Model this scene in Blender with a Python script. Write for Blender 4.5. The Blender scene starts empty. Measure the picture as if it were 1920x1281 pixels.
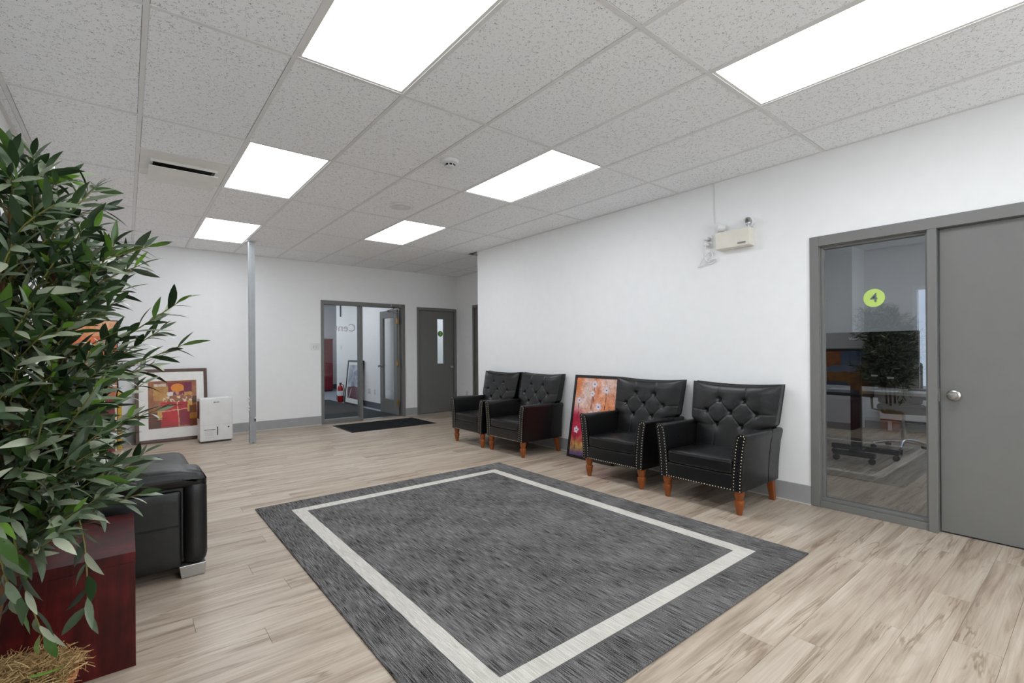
import bpy, bmesh, math, random
from mathutils import Vector, Matrix, noise
random.seed(7)
R = random.Random(11)
sc = bpy.context.scene
col = sc.collection
rad = math.radians

# ------------------------------------------------------------------ camera, world, exposure
HC = 1.24566                      # camera height
F_PX, YAW, CY, ROLL = 900.59, 0.67695, 656.9, -0.00743
_F = Vector((math.sin(YAW), math.cos(YAW), 0)); _R0 = Vector((math.cos(YAW), -math.sin(YAW), 0)); _U0 = Vector((0, 0, 1))
_R = _R0*math.cos(ROLL) + _U0*math.sin(ROLL); _U = _U0*math.cos(ROLL) - _R0*math.sin(ROLL)
cd = bpy.data.cameras.new('camera'); cam = bpy.data.objects.new('camera', cd); col.objects.link(cam)
cd.sensor_fit = 'HORIZONTAL'; cd.sensor_width = 36; cd.lens = F_PX/1920*36; cd.clip_start = .05
cd.shift_y = (CY-640.5)/1920
cam.matrix_world = Matrix(((_R.x, _U.x, -_F.x, 0), (_R.y, _U.y, -_F.y, 0), (_R.z, _U.z, -_F.z, HC), (0, 0, 0, 1)))
sc.camera = cam
w = bpy.data.worlds.new('overcast_sky'); sc.world = w; w.use_nodes = True
bgn = w.node_tree.nodes['Background']; bgn.inputs[0].default_value = (.93, .97, 1, 1); bgn.inputs[1].default_value = 4.6
vs = sc.view_settings; vs.view_transform = 'Standard'; vs.look = 'None'; vs.gamma = 1; vs.use_curve_mapping = False
vs.exposure = 0.08
PANEL = 8.2                       # radiance of the ceiling light diffusers
sc.cycles.max_bounces = 8; sc.cycles.diffuse_bounces = 5; sc.cycles.use_adaptive_sampling = True; sc.cycles.adaptive_threshold = .05; sc.cycles.adaptive_min_samples = 16; sc.cycles.glossy_bounces = 6; sc.cycles.transmission_bounces = 8
sc.cycles.use_denoising = True; sc.cycles.sample_clamp_indirect = 6; sc.cycles.caustics_reflective = False; sc.cycles.caustics_refractive = False

# ------------------------------------------------------------------ materials
def lin(c):
    return tuple(((v/255)/12.92 if v/255 <= .04045 else ((v/255+.055)/1.055)**2.4) for v in c[:3]) + (1,)
class NT:
    def __init__(s, name):
        s.m = bpy.data.materials.new(name); s.m.use_nodes = True; s.t = s.m.node_tree; s.n = s.t.nodes
        s.b = s.n['Principled BSDF']; s.out = s.n['Material Output']
    def node(s, kind, **kw):
        x = s.n.new(kind)
        for k, v in kw.items():
            if k.startswith('i_'): x.inputs[k[2:].replace('_', ' ')].default_value = v
            else: setattr(x, k, v)
        return x
    def link(s, a, b): s.t.links.new(a, b)
    def coord(s, out='Object', scale=(1, 1, 1), loc=None):
        c = s.node('ShaderNodeTexCoord'); mp = s.node('ShaderNodeMapping'); mp.inputs['Scale'].default_value = scale
        s.link(c.outputs[out], mp.inputs['Vector'])
        if loc is not None: s.link(loc, mp.inputs['Location'])
        return mp.outputs[0]
    def noise(s, vec, scale=5, detail=3, rough=.5, dist=0):
        x = s.node('ShaderNodeTexNoise'); x.inputs['Scale'].default_value = scale; x.inputs['Detail'].default_value = detail
        x.inputs['Roughness'].default_value = rough; x.inputs['Distortion'].default_value = dist; s.link(vec, x.inputs['Vector']); return x.outputs[0]
    def ramp(s, fac, stops, interp='LINEAR'):
        x = s.node('ShaderNodeValToRGB'); x.color_ramp.interpolation = interp; e = x.color_ramp.elements
        while len(e) < len(stops): e.new(.5)
        for i, (p, c) in enumerate(stops): e[i].position = p; e[i].color = c if len(c) == 4 else lin(c)
        s.link(fac, x.inputs[0]); return x.outputs[0]
    def mix(s, fac, a, b, mode='MIX'):
        x = s.node('ShaderNodeMix', data_type='RGBA', blend_type=mode)
        for i, v in ((0, fac), (6, a), (7, b)):
            if hasattr(v, 'node'): s.link(v, x.inputs[i])
            else: x.inputs[i].default_value = v
        return x.outputs[2]
    def math(s, op, a, b=0):
        x = s.node('ShaderNodeMath', operation=op)
        for i, v in ((0, a), (1, b)):
            if hasattr(v, 'node'): s.link(v, x.inputs[i])
            else: x.inputs[i].default_value = v
        return x.outputs[0]
    def bump(s, h, strength=.2, dist=.01):
        x = s.node('ShaderNodeBump'); x.inputs['Strength'].default_value = strength; x.inputs['Distance'].default_value = dist
        s.link(h, x.inputs['Height']); s.link(x.outputs[0], s.b.inputs['Normal'])
    def set(s, color=None, rough=None, metal=None, spec=None):
        if color is not None:
            if hasattr(color, 'node'): s.link(color, s.b.inputs['Base Color'])
            else: s.b.inputs['Base Color'].default_value = color if len(color) == 4 else lin(color)
        if rough is not None:
            if hasattr(rough, 'node'): s.link(rough, s.b.inputs['Roughness'])
            else: s.b.inputs['Roughness'].default_value = rough
        if metal is not None: s.b.inputs['Metallic'].default_value = metal
        if spec is not None: s.b.inputs['Specular IOR Level'].default_value = spec
        return s
M = {}
def plain(name, c, rough=.5, metal=0, spec=.5, var=.04, bump=0, bscale=80):
    t = NT(name); v = t.coord(); n = t.noise(v, 9, 3)
    lo = tuple(x*(1-var) for x in lin(c)[:3])+(1,); hi = tuple(min(1, x*(1+var)) for x in lin(c)[:3])+(1,)
    t.set(t.ramp(n, [(.3, lo), (.7, hi)]), rough, metal, spec)
    if bump: t.bump(t.noise(v, bscale, 2), bump, .002)
    M[name] = t.m; return t.m
plain('wall_paint', (241, 242, 243), .6, bump=.06, bscale=220, var=.012, spec=.3)
plain('office_paint', (216, 217, 220), .6, var=.012)
plain('baseboard_vinyl', (158, 159, 160), .45, var=.03)
plain('caulk', (205, 205, 200), .5)
plain('door_grey', (116, 116, 114), .42, var=.025, bump=.03, bscale=300)
plain('tee_white', (228, 228, 228), .45)
plain('white_plastic', (226, 226, 226), .35)
plain('offwhite_plastic', (228, 224, 212), .4)
plain('white_metal', (228, 227, 222), .4)
plain('dark_gap', (18, 18, 18), .7)
plain('gap_brown', (92, 78, 66), .8)
plain('dark_plastic', (26, 26, 28), .35)
plain('black_rubber', (34, 34, 35), .8, bump=.3, bscale=500)
plain('chrome', (200, 200, 202), .18, 1)
plain('nickel', (172, 170, 166), .28, 1)
plain('silver_foot', (190, 190, 188), .3, .9)
plain('brass', (170, 128, 66), .3, 1)
plain('nail_metal', (218, 208, 188), .38, 1)
plain('galvanised', (150, 153, 156), .42, .35)
plain('leg_wood', (134, 70, 26), .3, var=.2)
plain('frame_brown', (78, 48, 30), .35, var=.12)
plain('frame_black', (26, 24, 24), .4)
plain('mat_board', (236, 235, 232), .6)
plain('cream_edge', (214, 200, 168), .7)
plain('yellow_paint', (206, 160, 42), .5)
plain('red_cabinet', (120, 22, 36), .4)
plain('red_enamel', (170, 20, 24), .25)
plain('vest_floor', (158, 166, 178), .5, var=.05)
plain('vest_base', (86, 90, 98), .5)
plain('tv_black', (22, 22, 24), .3)
plain('desk_top', (186, 184, 180), .35)
plain('desk_steel', (70, 72, 76), .4, .3)
plain('office_fabric', (40, 40, 44), .85, bump=.3, bscale=400)
plain('sticker_lime', (186, 214, 112), .5)
plain('sticker_green', (112, 176, 80), .5)
plain('sticker_text', (92, 104, 106), .5)
plain('sticker_white', (226, 236, 216), .5)
plain('letter_grey', (198, 200, 204), .5)
plain('print_grey', (88, 88, 90), .6)
plain('plate_grey', (138, 136, 128), .5)
plain('print_light', (196, 196, 196), .6)
plain('paper', (236, 238, 242), .6)
plain('pillow_silver', (196, 190, 184), .7, bump=.3, bscale=300)
plain('bark', (96, 66, 40), .85, bump=.8, bscale=60, var=.3)
plain('twig_green', (112, 108, 52), .7, var=.2)
plain('pot_terracotta', (176, 104, 62), .6, var=.1)
plain('wicker_foam', (120, 92, 60), .9)
plain('exterior_white', (225, 228, 232), .5)

def fabric_rug(name, a, b, streak=True):
    t = NT(name); v = t.coord(scale=(260, 9, 1)); n1 = t.noise(v, 1, 3, .6)
    v2 = t.coord(scale=(900, 160, 1)); n2 = t.noise(v2, 1, 2, .6)
    v3 = t.coord(scale=(3, 3, 1)); n3 = t.noise(v3, 1, 2)
    m = t.math('ADD', t.math('MULTIPLY', n1, .55), t.math('ADD', t.math('MULTIPLY', n2, .35), t.math('MULTIPLY', n3, .12)))
    t.set(t.ramp(m, [(.43, a), (.61, b)]), .95, spec=.1)
    w_ = t.node('ShaderNodeTexWave', wave_type='BANDS', bands_direction='X'); t.link(t.coord(), w_.inputs['Vector']); w_.inputs['Scale'].default_value = 70
    t.bump(t.math('ADD', n2, t.math('MULTIPLY', w_.outputs[1], .5)), .5, .004); M[name] = t.m
fabric_rug('rug_dark', (22, 22, 22), (146, 144, 143))
fabric_rug('rug_light', (186, 182, 174), (226, 222, 214))

def leather(name, c, rough):
    t = NT(name); v = t.coord(); n = t.noise(v, 6, 4); vo = t.node('ShaderNodeTexVoronoi'); vo.inputs['Scale'].default_value = 420; t.link(v, vo.inputs['Vector'])
    t.set(t.ramp(n, [(.3, tuple(x*.8 for x in lin(c)[:3])+(1,)), (.75, lin(c))]), t.ramp(n, [(.3, (rough-.02,)*3+(1,)), (.7, (rough+.04,)*3+(1,))]), spec=.5)
    h = t.math('ADD', t.math('MULTIPLY', vo.outputs[0], .25), t.noise(v, 34, 3)); t.bump(h, .16, .004); M[name] = t.m
leather('leather_black', (15, 15, 16), .29)
leather('leather_sofa', (17, 17, 18), .40)

# acoustic tile: fissures and pin holes
t = NT('acoustic_tile'); oi = t.node('ShaderNodeObjectInfo')
off = t.node('ShaderNodeCombineXYZ')
for i, k in enumerate((37., 53., 71.)): t.link(t.math('MULTIPLY', oi.outputs['Random'], k), off.inputs[i])
v = t.coord(loc=off.outputs[0])
n1 = t.noise(v, 62, 2, .5, .9); n2 = t.noise(v, 120, 1, .5, .3); n3 = t.noise(v, 3, 2)
ridge = t.math('ABSOLUTE', t.math('SUBTRACT', n1, .5))
f1 = t.ramp(ridge, [(.006, (0, 0, 0, 1)), (.022, (1, 1, 1, 1))])
gate = t.ramp(t.noise(v, 46, 1), [(.52, (1, 1, 1, 1)), (.57, (0, 0, 0, 1))])
holes = t.ramp(n2, [(.25, (0, 0, 0, 1)), (.31, (1, 1, 1, 1))])
fis = t.math('MINIMUM', t.math('MAXIMUM', f1, gate), holes)
base = t.ramp(n3, [(.3, (249, 251, 254)), (.7, (251, 253, 255))])
t.set(t.mix(fis, lin((136, 134, 133)), base), .9, spec=.1); t.bump(fis, .3, .003); M['tile'] = t.m

# vinyl plank
t = NT('vinyl_plank'); oi = t.node('ShaderNodeObjectInfo'); ge = t.node('ShaderNodeNewGeometry')
rnd = t.math('FRACT', t.math('ADD', t.math('MULTIPLY', oi.outputs['Random'], 7.31), ge.outputs['Random Per Island']))
off = t.node('ShaderNodeCombineXYZ')
for i, k in enumerate((41., 97., 13.)): t.link(t.math('MULTIPLY', rnd, k), off.inputs[i])
v = t.coord(loc=off.outputs[0]); 
def stretched(sx, sy, scale, detail, rough, dist):
    mp = t.node('ShaderNodeMapping'); mp.inputs['Scale'].default_value = (sx, sy, 1); t.link(v, mp.inputs['Vector'])
    return t.noise(mp.outputs[0], scale, detail, rough, dist)
g1 = stretched(1.2, 20, 1, 4, .62, .8); g2 = stretched(3, 110, 1, 2, .6, .2); g3 = stretched(.8, 11, 1.0, 4, .6, .9); g5 = stretched(1.0, 5.5, 1.1, 1.5, .4, .5); g4 = stretched(.7, 4, 1.6, 2, .5, .4)
cr = t.ramp(t.math('ADD', t.math('MULTIPLY', g1, .62), t.math('MULTIPLY', g4, .38)), [(.34, (154, 137, 120)), (.45, (181, 165, 148)), (.55, (197, 183, 166)), (.68, (208, 195, 180))])
fine = t.ramp(g2, [(.35, (.87, .86, .85, 1)), (.6, (1, 1, 1, 1))])
crack = t.ramp(t.math('ABSOLUTE', t.math('SUBTRACT', g3, .5)), [(.004, (.64, .59, .54, 1)), (.03, (1, 1, 1, 1))])
cgate = t.ramp(stretched(.9, 5, 1.3, 2, .5, 0), [(.50, (1, 1, 1, 1)), (.58, (0, 0, 0, 1))])
c = t.mix(1., cr, fine, 'MULTIPLY'); c = t.mix(1., c, t.mix(cgate, crack, (1, 1, 1, 1)), 'MULTIPLY')
rings = t.ramp(t.math('FRACT', t.math('MULTIPLY', g5, 15)), [(0, (.90, .885, .87, 1)), (.35, (1, 1, 1, 1)), (.8, (1, 1, 1, 1)), (1, (.90, .885, .87, 1))])
rgate = t.ramp(stretched(.8, 3.2, 1.2, 1, .5, 0), [(.52, (1, 1, 1, 1)), (.6, (0, 0, 0, 1))])
c = t.mix(1., c, t.mix(rgate, rings, (1, 1, 1, 1)), 'MULTIPLY')
tone = t.ramp(rnd, [(0, (.88, .87, .86, 1)), (1, (1.0, 1.0, 1.0, 1))])
t.set(t.mix(1., c, tone, 'MULTIPLY'), t.ramp(g1, [(.3, (.42,)*3+(1,)), (.7, (.32,)*3+(1,))]), spec=.4); t.bump(t.math('ADD', g1, g2), .12, .002); M['plank'] = t.m

# mahogany
t = NT('mahogany'); v = t.coord(scale=(1, 1, 1)); mp = t.node('ShaderNodeMapping'); mp.inputs['Scale'].default_value = (9, 9, 1.2); t.link(v, mp.inputs['Vector'])
n1 = t.noise(mp.outputs[0], 2.2, 5, .6, 1.2); n2 = t.noise(v, 7, 2, .5, .6)
c = t.ramp(t.math('ADD', t.math('MULTIPLY', n1, .55), t.math('MULTIPLY', n2, .45)), [(.34, (34, 8, 9)), (.5, (66, 16, 17)), (.68, (98, 27, 27))])
t.set(c, .34, spec=.3); M['mahogany'] = t.m

# carpet for mats
t = NT('mat_carpet'); n = t.noise(t.coord(), 420, 2); t.set(t.ramp(n, [(.3, (24, 25, 26)), (.7, (52, 53, 54))]), .95, spec=.05); t.bump(n, .6, .004); M['mat_carpet'] = t.m
t = NT('vest_carpet'); n = t.noise(t.coord(), 160, 2); t.set(t.ramp(n, [(.3, (52, 54, 56)), (.7, (82, 84, 86))]), .95, spec=.05); M['vest_carpet'] = t.m

# glass
t = NT('glass'); t.n.remove(t.b)
gl = t.node('ShaderNodeBsdfGlossy'); gl.inputs['Roughness'].default_value = 0; tr = t.node('ShaderNodeBsdfTransparent'); tr.inputs[0].default_value = (.90, .92, .93, 1)
fr = t.node('ShaderNodeFresnel'); fr.inputs[0].default_value = 2.35; mx = t.node('ShaderNodeMixShader'); ge = t.node('ShaderNodeNewGeometry')
t.link(t.math('MULTIPLY', fr.outputs[0], t.math('SUBTRACT', 1, ge.outputs['Backfacing'])), mx.inputs[0]); t.link(tr.outputs[0], mx.inputs[1]); t.link(gl.outputs[0], mx.inputs[2]); t.link(mx.outputs[0], t.out.inputs[0]); M['glass'] = t.m

t = NT('clear_glass'); t.n.remove(t.b)
gl = t.node('ShaderNodeBsdfGlossy'); gl.inputs['Roughness'].default_value = 0; tr = t.node('ShaderNodeBsdfTransparent'); tr.inputs[0].default_value = (.97, .98, .98, 1)
fr = t.node('ShaderNodeFresnel'); fr.inputs[0].default_value = 1.75; mx = t.node('ShaderNodeMixShader'); ge = t.node('ShaderNodeNewGeometry')
t.link(t.math('MULTIPLY', fr.outputs[0], t.math('SUBTRACT', 1, ge.outputs['Backfacing'])), mx.inputs[0]); t.link(tr.outputs[0], mx.inputs[1]); t.link(gl.outputs[0], mx.inputs[2]); t.link(mx.outputs[0], t.out.inputs[0]); M['clear_glass'] = t.m
t = NT('dimming_glass'); t.n.remove(t.b); tr = t.node('ShaderNodeBsdfTransparent'); v = t.coord(); t.link(t.ramp(t.noise(v, 2.2, 3), [(.3, (.30, .33, .37, 1)), (.7, (.37, .38, .40, 1))]), tr.inputs[0]); t.link(tr.outputs[0], t.out.inputs[0]); M['dimming_glass'] = t.m  # tint added to dim the sky through the office window
# light panel
t = NT('light_diffuser'); t.set((250, 250, 250), .5); t.b.inputs['Emission Color'].default_value = (.955, 1, 1.05, 1); t.b.inputs['Emission Strength'].default_value = PANEL; M['diffuser'] = t.m; t.m.cycles.emission_sampling = 'FRONT'

# olive leaf: dark upper side, pale underside
t = NT('olive_leaf'); oi = t.node('ShaderNodeObjectInfo'); ge = t.node('ShaderNodeNewGeometry')
rnd = t.math('FRACT', t.math('ADD', t.math('MULTIPLY', oi.outputs['Random'], 5.77), ge.outputs['Random Per Island']))
top = t.ramp(rnd, [(0, (30, 48, 28)), (.5, (44, 66, 38)), (.75, (60, 88, 44)), (.88, (80, 114, 44)), (1, (112, 158, 46))])
bot = t.ramp(rnd, [(0, (72, 90, 66)), (.6, (100, 116, 90)), (.85, (138, 148, 122)), (1, (190, 196, 172))])
t.set(t.mix(ge.outputs['Backfacing'], top, bot), .32, spec=.5); M['leaf'] = t.m
t = NT('moss_fibre'); ge = t.node('ShaderNodeNewGeometry'); t.set(t.ramp(ge.outputs['Random Per Island'], [(0, (112, 84, 46)), (.5, (164, 132, 84)), (1, (206, 180, 130))]), .85); M['fibre'] = t.m
# printed picture: colours stored per vertex
def print_mat(name, rough=.5):
    t = NT(name); a = t.node('ShaderNodeVertexColor'); a.layer_name = 'ink'; n = t.noise(t.coord(), 160, 2)
    t.set(t.mix(.14, a.outputs[0], t.ramp(n, [(.3, (.2, .2, .2, 1)), (.7, (.9, .9, .9, 1))]), 'OVERLAY'), rough, spec=.25); M[name] = t.m
print_mat('print_canvas', .6); print_mat('print_glazed', .25)

# ------------------------------------------------------------------ mesh helpers
class MB:
    def __init__(s): s.v = []; s.f = []
    def add(s, vs, fs):
        o = len(s.v); s.v += [tuple(x) for x in vs]; s.f += [tuple(i+o for i in f) for f in fs]; return s
    def box(s, x0, x1, y0, y1, z0, z1):
        if x0 > x1: x0, x1 = x1, x0
        if y0 > y1: y0, y1 = y1, y0
        if z0 > z1: z0, z1 = z1, z0
        return s.add([(x0, y0, z0), (x1, y0, z0), (x1, y1, z0), (x0, y1, z0), (x0, y0, z1), (x1, y0, z1), (x1, y1, z1), (x0, y1, z1)],
                     [(0, 3, 2, 1), (4, 5, 6, 7), (0, 1, 5, 4), (1, 2, 6, 5), (2, 3, 7, 6), (3, 0, 4, 7)])
    def rbox(s, c, h, r, n=8, fn=None):
        # rounded box: cube faces in an uneven grid pushed onto the rounded surface
        r = min(r, *h); vs, fs, idx = [], [], {}
        def ax(hh):
            a = [-hh + r*(1-math.cos(math.pi/2*i/3)) for i in range(4)]; inner = hh-r
            m = [-inner + 2*inner*i/n for i in range(1, n)] if inner > 1e-5 else []
            full = a + m + [-x for x in reversed(a)]
            out = []
            for x in full:
                if not out or abs(x-out[-1]) > 1e-6: out.append(x)
            return out
        A = [ax(h[0]), ax(h[1]), ax(h[2])]
        def vert(p):
            k = tuple(round(x, 6) for x in p)
            if k in idx: return idx[k]
            q = Vector([max(-(h[i]-r), min(h[i]-r, p[i])) for i in range(3)]); d = Vector(p)-q
            o = q + (d.normalized()*r if d.length > 1e-9 else d)
            if fn: o = Vector(fn(o))
            idx[k] = len(vs); vs.append((o.x+c[0], o.y+c[1], o.z+c[2])); return idx[k]
        for a in range(3):
            b, d = (a+1) % 3, (a+2) % 3
            for sg in (-1, 1):
                for i in range(len(A[b])-1):
                    for j in range(len(A[d])-1):
                        q = []
                        for ii, jj in ((i, j), (i+1, j), (i+1, j+1), (i, j+1)):
                            p = [0, 0, 0]; p[a] = sg*h[a]; p[b] = A[b][ii]; p[d] = A[d][jj]; q.append(vert(p))
                        q = q if sg > 0 else q[::-1]
                        if len(set(q)) == 4: fs.append(tuple(q))
                        elif len(set(q)) == 3: fs.append(tuple(dict.fromkeys(q)))
        return s.add(vs, fs)
    def tube(s, pts, rs, n=8, cap=True):
        pts = [Vector(p) for p in pts]; rs = rs if isinstance(rs, (list, tuple)) else [rs]*len(pts)
        vs, fs = [], []; prev = None
        for i, p in enumerate(pts):
            d = (pts[min(i+1, len(pts)-1)]-pts[max(i-1, 0)]).normalized()
            a = prev if prev is not None and abs(prev.dot(d)) < .99 else (Vector((0, 0, 1)) if abs(d.z) < .9 else Vector((1, 0, 0)))
            u = (a - d*a.dot(d)).normalized(); w_ = d.cross(u); prev = u
            for k in range(n):
                t_ = 2*math.pi*k/n; vs.append(p + (u*math.cos(t_)+w_*math.sin(t_))*rs[i])
        for i in range(len(pts)-1):
            for k in range(n): fs.append((i*n+k, i*n+(k+1) % n, (i+1)*n+(k+1) % n, (i+1)*n+k))
        if cap: fs += [tuple(range(n))[::-1], tuple((len(pts)-1)*n+k for k in range(n))]
        return s.add(vs, fs)
    def lathe(s, prof, c=(0, 0, 0), n=20, axis='Z', flip=False):
        vs, fs = [], []
        for r, z in prof:
            for k in range(n):
                a = 2*math.pi*k/n; p = (r*math.cos(a), r*math.sin(a), z)
                if axis == 'X': p = (p[2], p[0], p[1])
                if axis == 'Y': p = (p[1], p[2], p[0])
                vs.append((p[0]+c[0], p[1]+c[1], p[2]+c[2]))
        for i in range(len(prof)-1):
            for k in range(n):
                q = (i*n+k, i*n+(k+1) % n, (i+1)*n+(k+1) % n, (i+1)*n+k); fs.append(q[::-1] if flip else q)
        a, b = tuple(range(n))[::-1], tuple((len(prof)-1)*n+k for k in range(n))
        fs += [a[::-1], b[::-1]] if flip else [a, b]
        return s.add(vs, fs)
    def prism(s, poly, h0, h1, axis='X'):
        # poly = 2D outline, extruded along an axis
        n = len(poly); vs = []
        for h in (h0, h1):
            for a, b in poly: vs.append({'X': (h, a, b), 'Y': (a, h, b), 'Z': (a, b, h)}[axis])
        fs = [tuple(range(n))[::-1], tuple(range(n, 2*n))] + [(i, (i+1) % n, n+(i+1) % n, n+i) for i in range(n)]
        return s.add(vs, fs)
    def xf(s, m): s.v = [tuple(m @ Vector(p)) for p in s.v]; return s
    def mesh(s, name, mat=None, smooth=False):
        me = bpy.data.meshes.new(name); me.from_pydata(s.v, [], s.f)
        if mat: me.materials.append(M[mat])
        bm = bmesh.new(); bm.from_mesh(me); bmesh.ops.recalc_face_normals(bm, faces=bm.faces); bm.to_mesh(me); bm.free()
        if smooth:
            me.shade_smooth()
            try: me.set_sharp_from_angle(angle=rad(smooth if smooth is not True else 40))
            except Exception: pass
        me.update(); return me
    def build(s, name, mat, parent=None, smooth=False, bevel=0, loc=None):
        o = bpy.data.objects.new(name, s.mesh(name, mat, smooth)); col.objects.link(o)
        if parent: o.parent = parent
        if loc: o.location = loc
        if bevel:
            b = o.modifiers.new('bevel', 'BEVEL'); b.width = bevel; b.segments = 2; b.limit_method = 'ANGLE'
        return o
def tag(o, label, cat=None, group=None, kind=None):
    o['label'] = label
    if cat: o['category'] = cat
    if group: o['group'] = group
    if kind: o['kind'] = kind
    return o
def thing(name, label, cat, loc=(0, 0, 0), rz=0, group=None):
    o = bpy.data.objects.new(name, None); col.objects.link(o); o.location = loc; o.rotation_euler = (0, 0, rz); o.empty_display_size = .1
    return tag(o, label, cat, group)
def struct(o, label): o['kind'] = 'structure'; o['label'] = label; return o
def copy_tree(o, parent=None):
    c = o.copy(); col.objects.link(c); c.parent = parent
    for ch in list(o.children): copy_tree(ch, c)
    return c
def text_mesh(s, size, depth=.001, mirror=False, weight=0):
    cu = bpy.data.curves.new('lettering', 'FONT'); cu.body = s; cu.size = size; cu.extrude = depth/2; cu.align_x = 'CENTER'; cu.align_y = 'CENTER'; cu.offset = weight
    o = bpy.data.objects.new('lettering', cu); col.objects.link(o); bpy.context.view_layer.update()
    me = bpy.data.meshes.new_from_object(o.evaluated_get(bpy.context.evaluated_depsgraph_get()))
    bpy.data.objects.remove(o); bpy.data.curves.remove(cu)
    if mirror: me.transform(Matrix.Scale(-1, 4, (1, 0, 0))); me.flip_normals()
    return me
def lettering(s, size, mat, parent, loc, rot, name='lettering', mirror=False, weight=0):
    me = text_mesh(s, size, .0016, mirror, weight); me.materials.clear(); me.materials.append(M[mat])
    o = bpy.data.objects.new(name, me); col.objects.link(o); o.parent = parent; o.location = loc; o.rotation_euler = rot; return o
def art(name, wd, ht, func, nx, ny, mat, parent, loc=(0, 0, 0)):
    # flat print in the local XZ plane, facing -Y; func(u, v) -> srgb 0-255, v from the top
    vs = [(-wd/2+wd*i/nx, 0, ht-ht*j/ny) for j in range(ny+1) for i in range(nx+1)]
    fs = [(j*(nx+1)+i, (j+1)*(nx+1)+i, (j+1)*(nx+1)+i+1, j*(nx+1)+i+1) for j in range(ny) for i in range(nx)]
    me = bpy.data.meshes.new(name); me.from_pydata(vs, [], fs); me.materials.append(M[mat])
    ca = me.color_attributes.new('ink', 'FLOAT_COLOR', 'POINT')
    for k in range(len(vs)): ca.data[k].color = lin([max(0, min(255, q)) for q in func((k % (nx+1))/nx, (k//(nx+1))/ny)])
    o = bpy.data.objects.new(name, me); col.objects.link(o); o.parent = parent; o.location = loc; return o
def nz(x, y, s=1, seed=0): return noise.noise(Vector((x*s+seed*7.3, y*s-seed*3.1, seed*1.7)))
def lerp(a, b, k): k = max(0, min(1, k)); return tuple(p+(q-p)*k for p, q in zip(a, b))
def frame_mb(wd, ht, fw, y0, y1):
    m = MB(); o = [(-wd/2, 0), (wd/2, 0), (wd/2, ht), (-wd/2, ht)]; i = [(-wd/2+fw, fw), (wd/2-fw, fw), (wd/2-fw, ht-fw), (-wd/2+fw, ht-fw)]
    vs = []
    for y in (y0, y1):
        vs += [(a, y, b) for a, b in o] + [(a, y, b) for a, b in i]
    fs = []
    for k in range(4):
        n = (k+1) % 4
        fs += [(k, n, 4+n, 4+k), (8+k, 12+k, 12+n, 8+n), (k, 8+k, 8+n, n), (4+k, 4+n, 12+n, 12+k)]
    return m.add(vs, fs)

# ------------------------------------------------------------------ room shell
XL, XR, YB, YF, ZC, XC, YC = -.6, 4.2326, 8.4406, -2.4, 2.7668, 5.33, 6.10
WT = .12
def wall(name, label, boxes, mat='wall_paint'):
    m = MB()
    for b in boxes: m.box(*b)
    return struct(m.build(name, mat), label)
# openings in the right wall: window + door between FY0 and FY1
FY0, FY1, FZ = -.255, 1.486, 2.118
wall('wall_right', 'white painted right wall behind the armchairs', [(XR, XR+WT, YF, FY0, 0, ZC+.1), (XR, XR+WT, FY1, YC, 0, ZC+.1), (XR, XR+WT, FY0, FY1, FZ, ZC+.1)])
wall('wall_alcove', 'white end wall of the alcove past the right wall', [(XR+WT, XC+WT, YC-WT, YC, 0, ZC+.1)])
D3 = (6.95, 7.86)   # door in the alcove side wall
wall('wall_corridor', 'white side wall of the alcove with a grey door', [(XC, XC+WT, YC, D3[0], 0, ZC+.1), (XC, XC+WT, D3[1], YB+WT, 0, ZC+.1), (XC, XC+WT, D3[0], D3[1], 2.135, ZC+.1)])
E0, E1, EZ = 2.596, 4.158, 2.13      # entrance frame in the back wall
G0, G1, GZ = 4.41, 5.312, 2.1        # door with vision lite
wall('wall_back', 'white painted back wall with entrance glazing and grey door', [(XL-WT, E0, YB, YB+WT, 0, ZC+.1), (E1, G0, YB, YB+WT, 0, ZC+.1), (G1, XC, YB, YB+WT, 0, ZC+.1), (E0, E1, YB, YB+WT, EZ, ZC+.1), (G0, G1, YB, YB+WT, GZ, ZC+.1)])
wall('wall_left', 'white painted left wall behind the black sofa', [(XL-WT, XL, YF, YB, 0, ZC+.1)])
W0 = [(.5, 1.25), (1.33, 2.08), (2.16, 2.9)]; WZ0, WZ1 = .12, 2.66     # unseen glazed bays added behind the camera to let in daylight
wall('wall_front', 'white front wall around the added daylight windows behind the camera', [(XL-WT, W0[0][0], YF-WT, YF, 0, ZC+.1), (W0[0][1], W0[1][0], YF-WT, YF, 0, ZC+.1), (W0[1][1], W0[2][0], YF-WT, YF, 0, ZC+.1), (W0[2][1], XR+WT, YF-WT, YF, 0, ZC+.1), (XL, XR, YF-WT, YF, 0, WZ0), (XL, XR, YF-WT, YF, WZ1, ZC+.1)])
for i, (a, b) in enumerate(W0):
    f = frame_mb(b-a, WZ1-WZ0, .05, -.04, .04); o = struct(f.build('window_%d' % (i+2), 'white_metal'), 'tall unseen window added for daylight behind the camera, %s' % ('by the left wall', 'in the middle', 'nearest the right wall')[i]); o.location = ((a+b)/2, YF-.06, WZ0)
    MB().box(-(b-a)/2+.04, (b-a)/2-.04, -.004, .004, .04, WZ1-WZ0-.04).build('pane', 'clear_glass', o)

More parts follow.
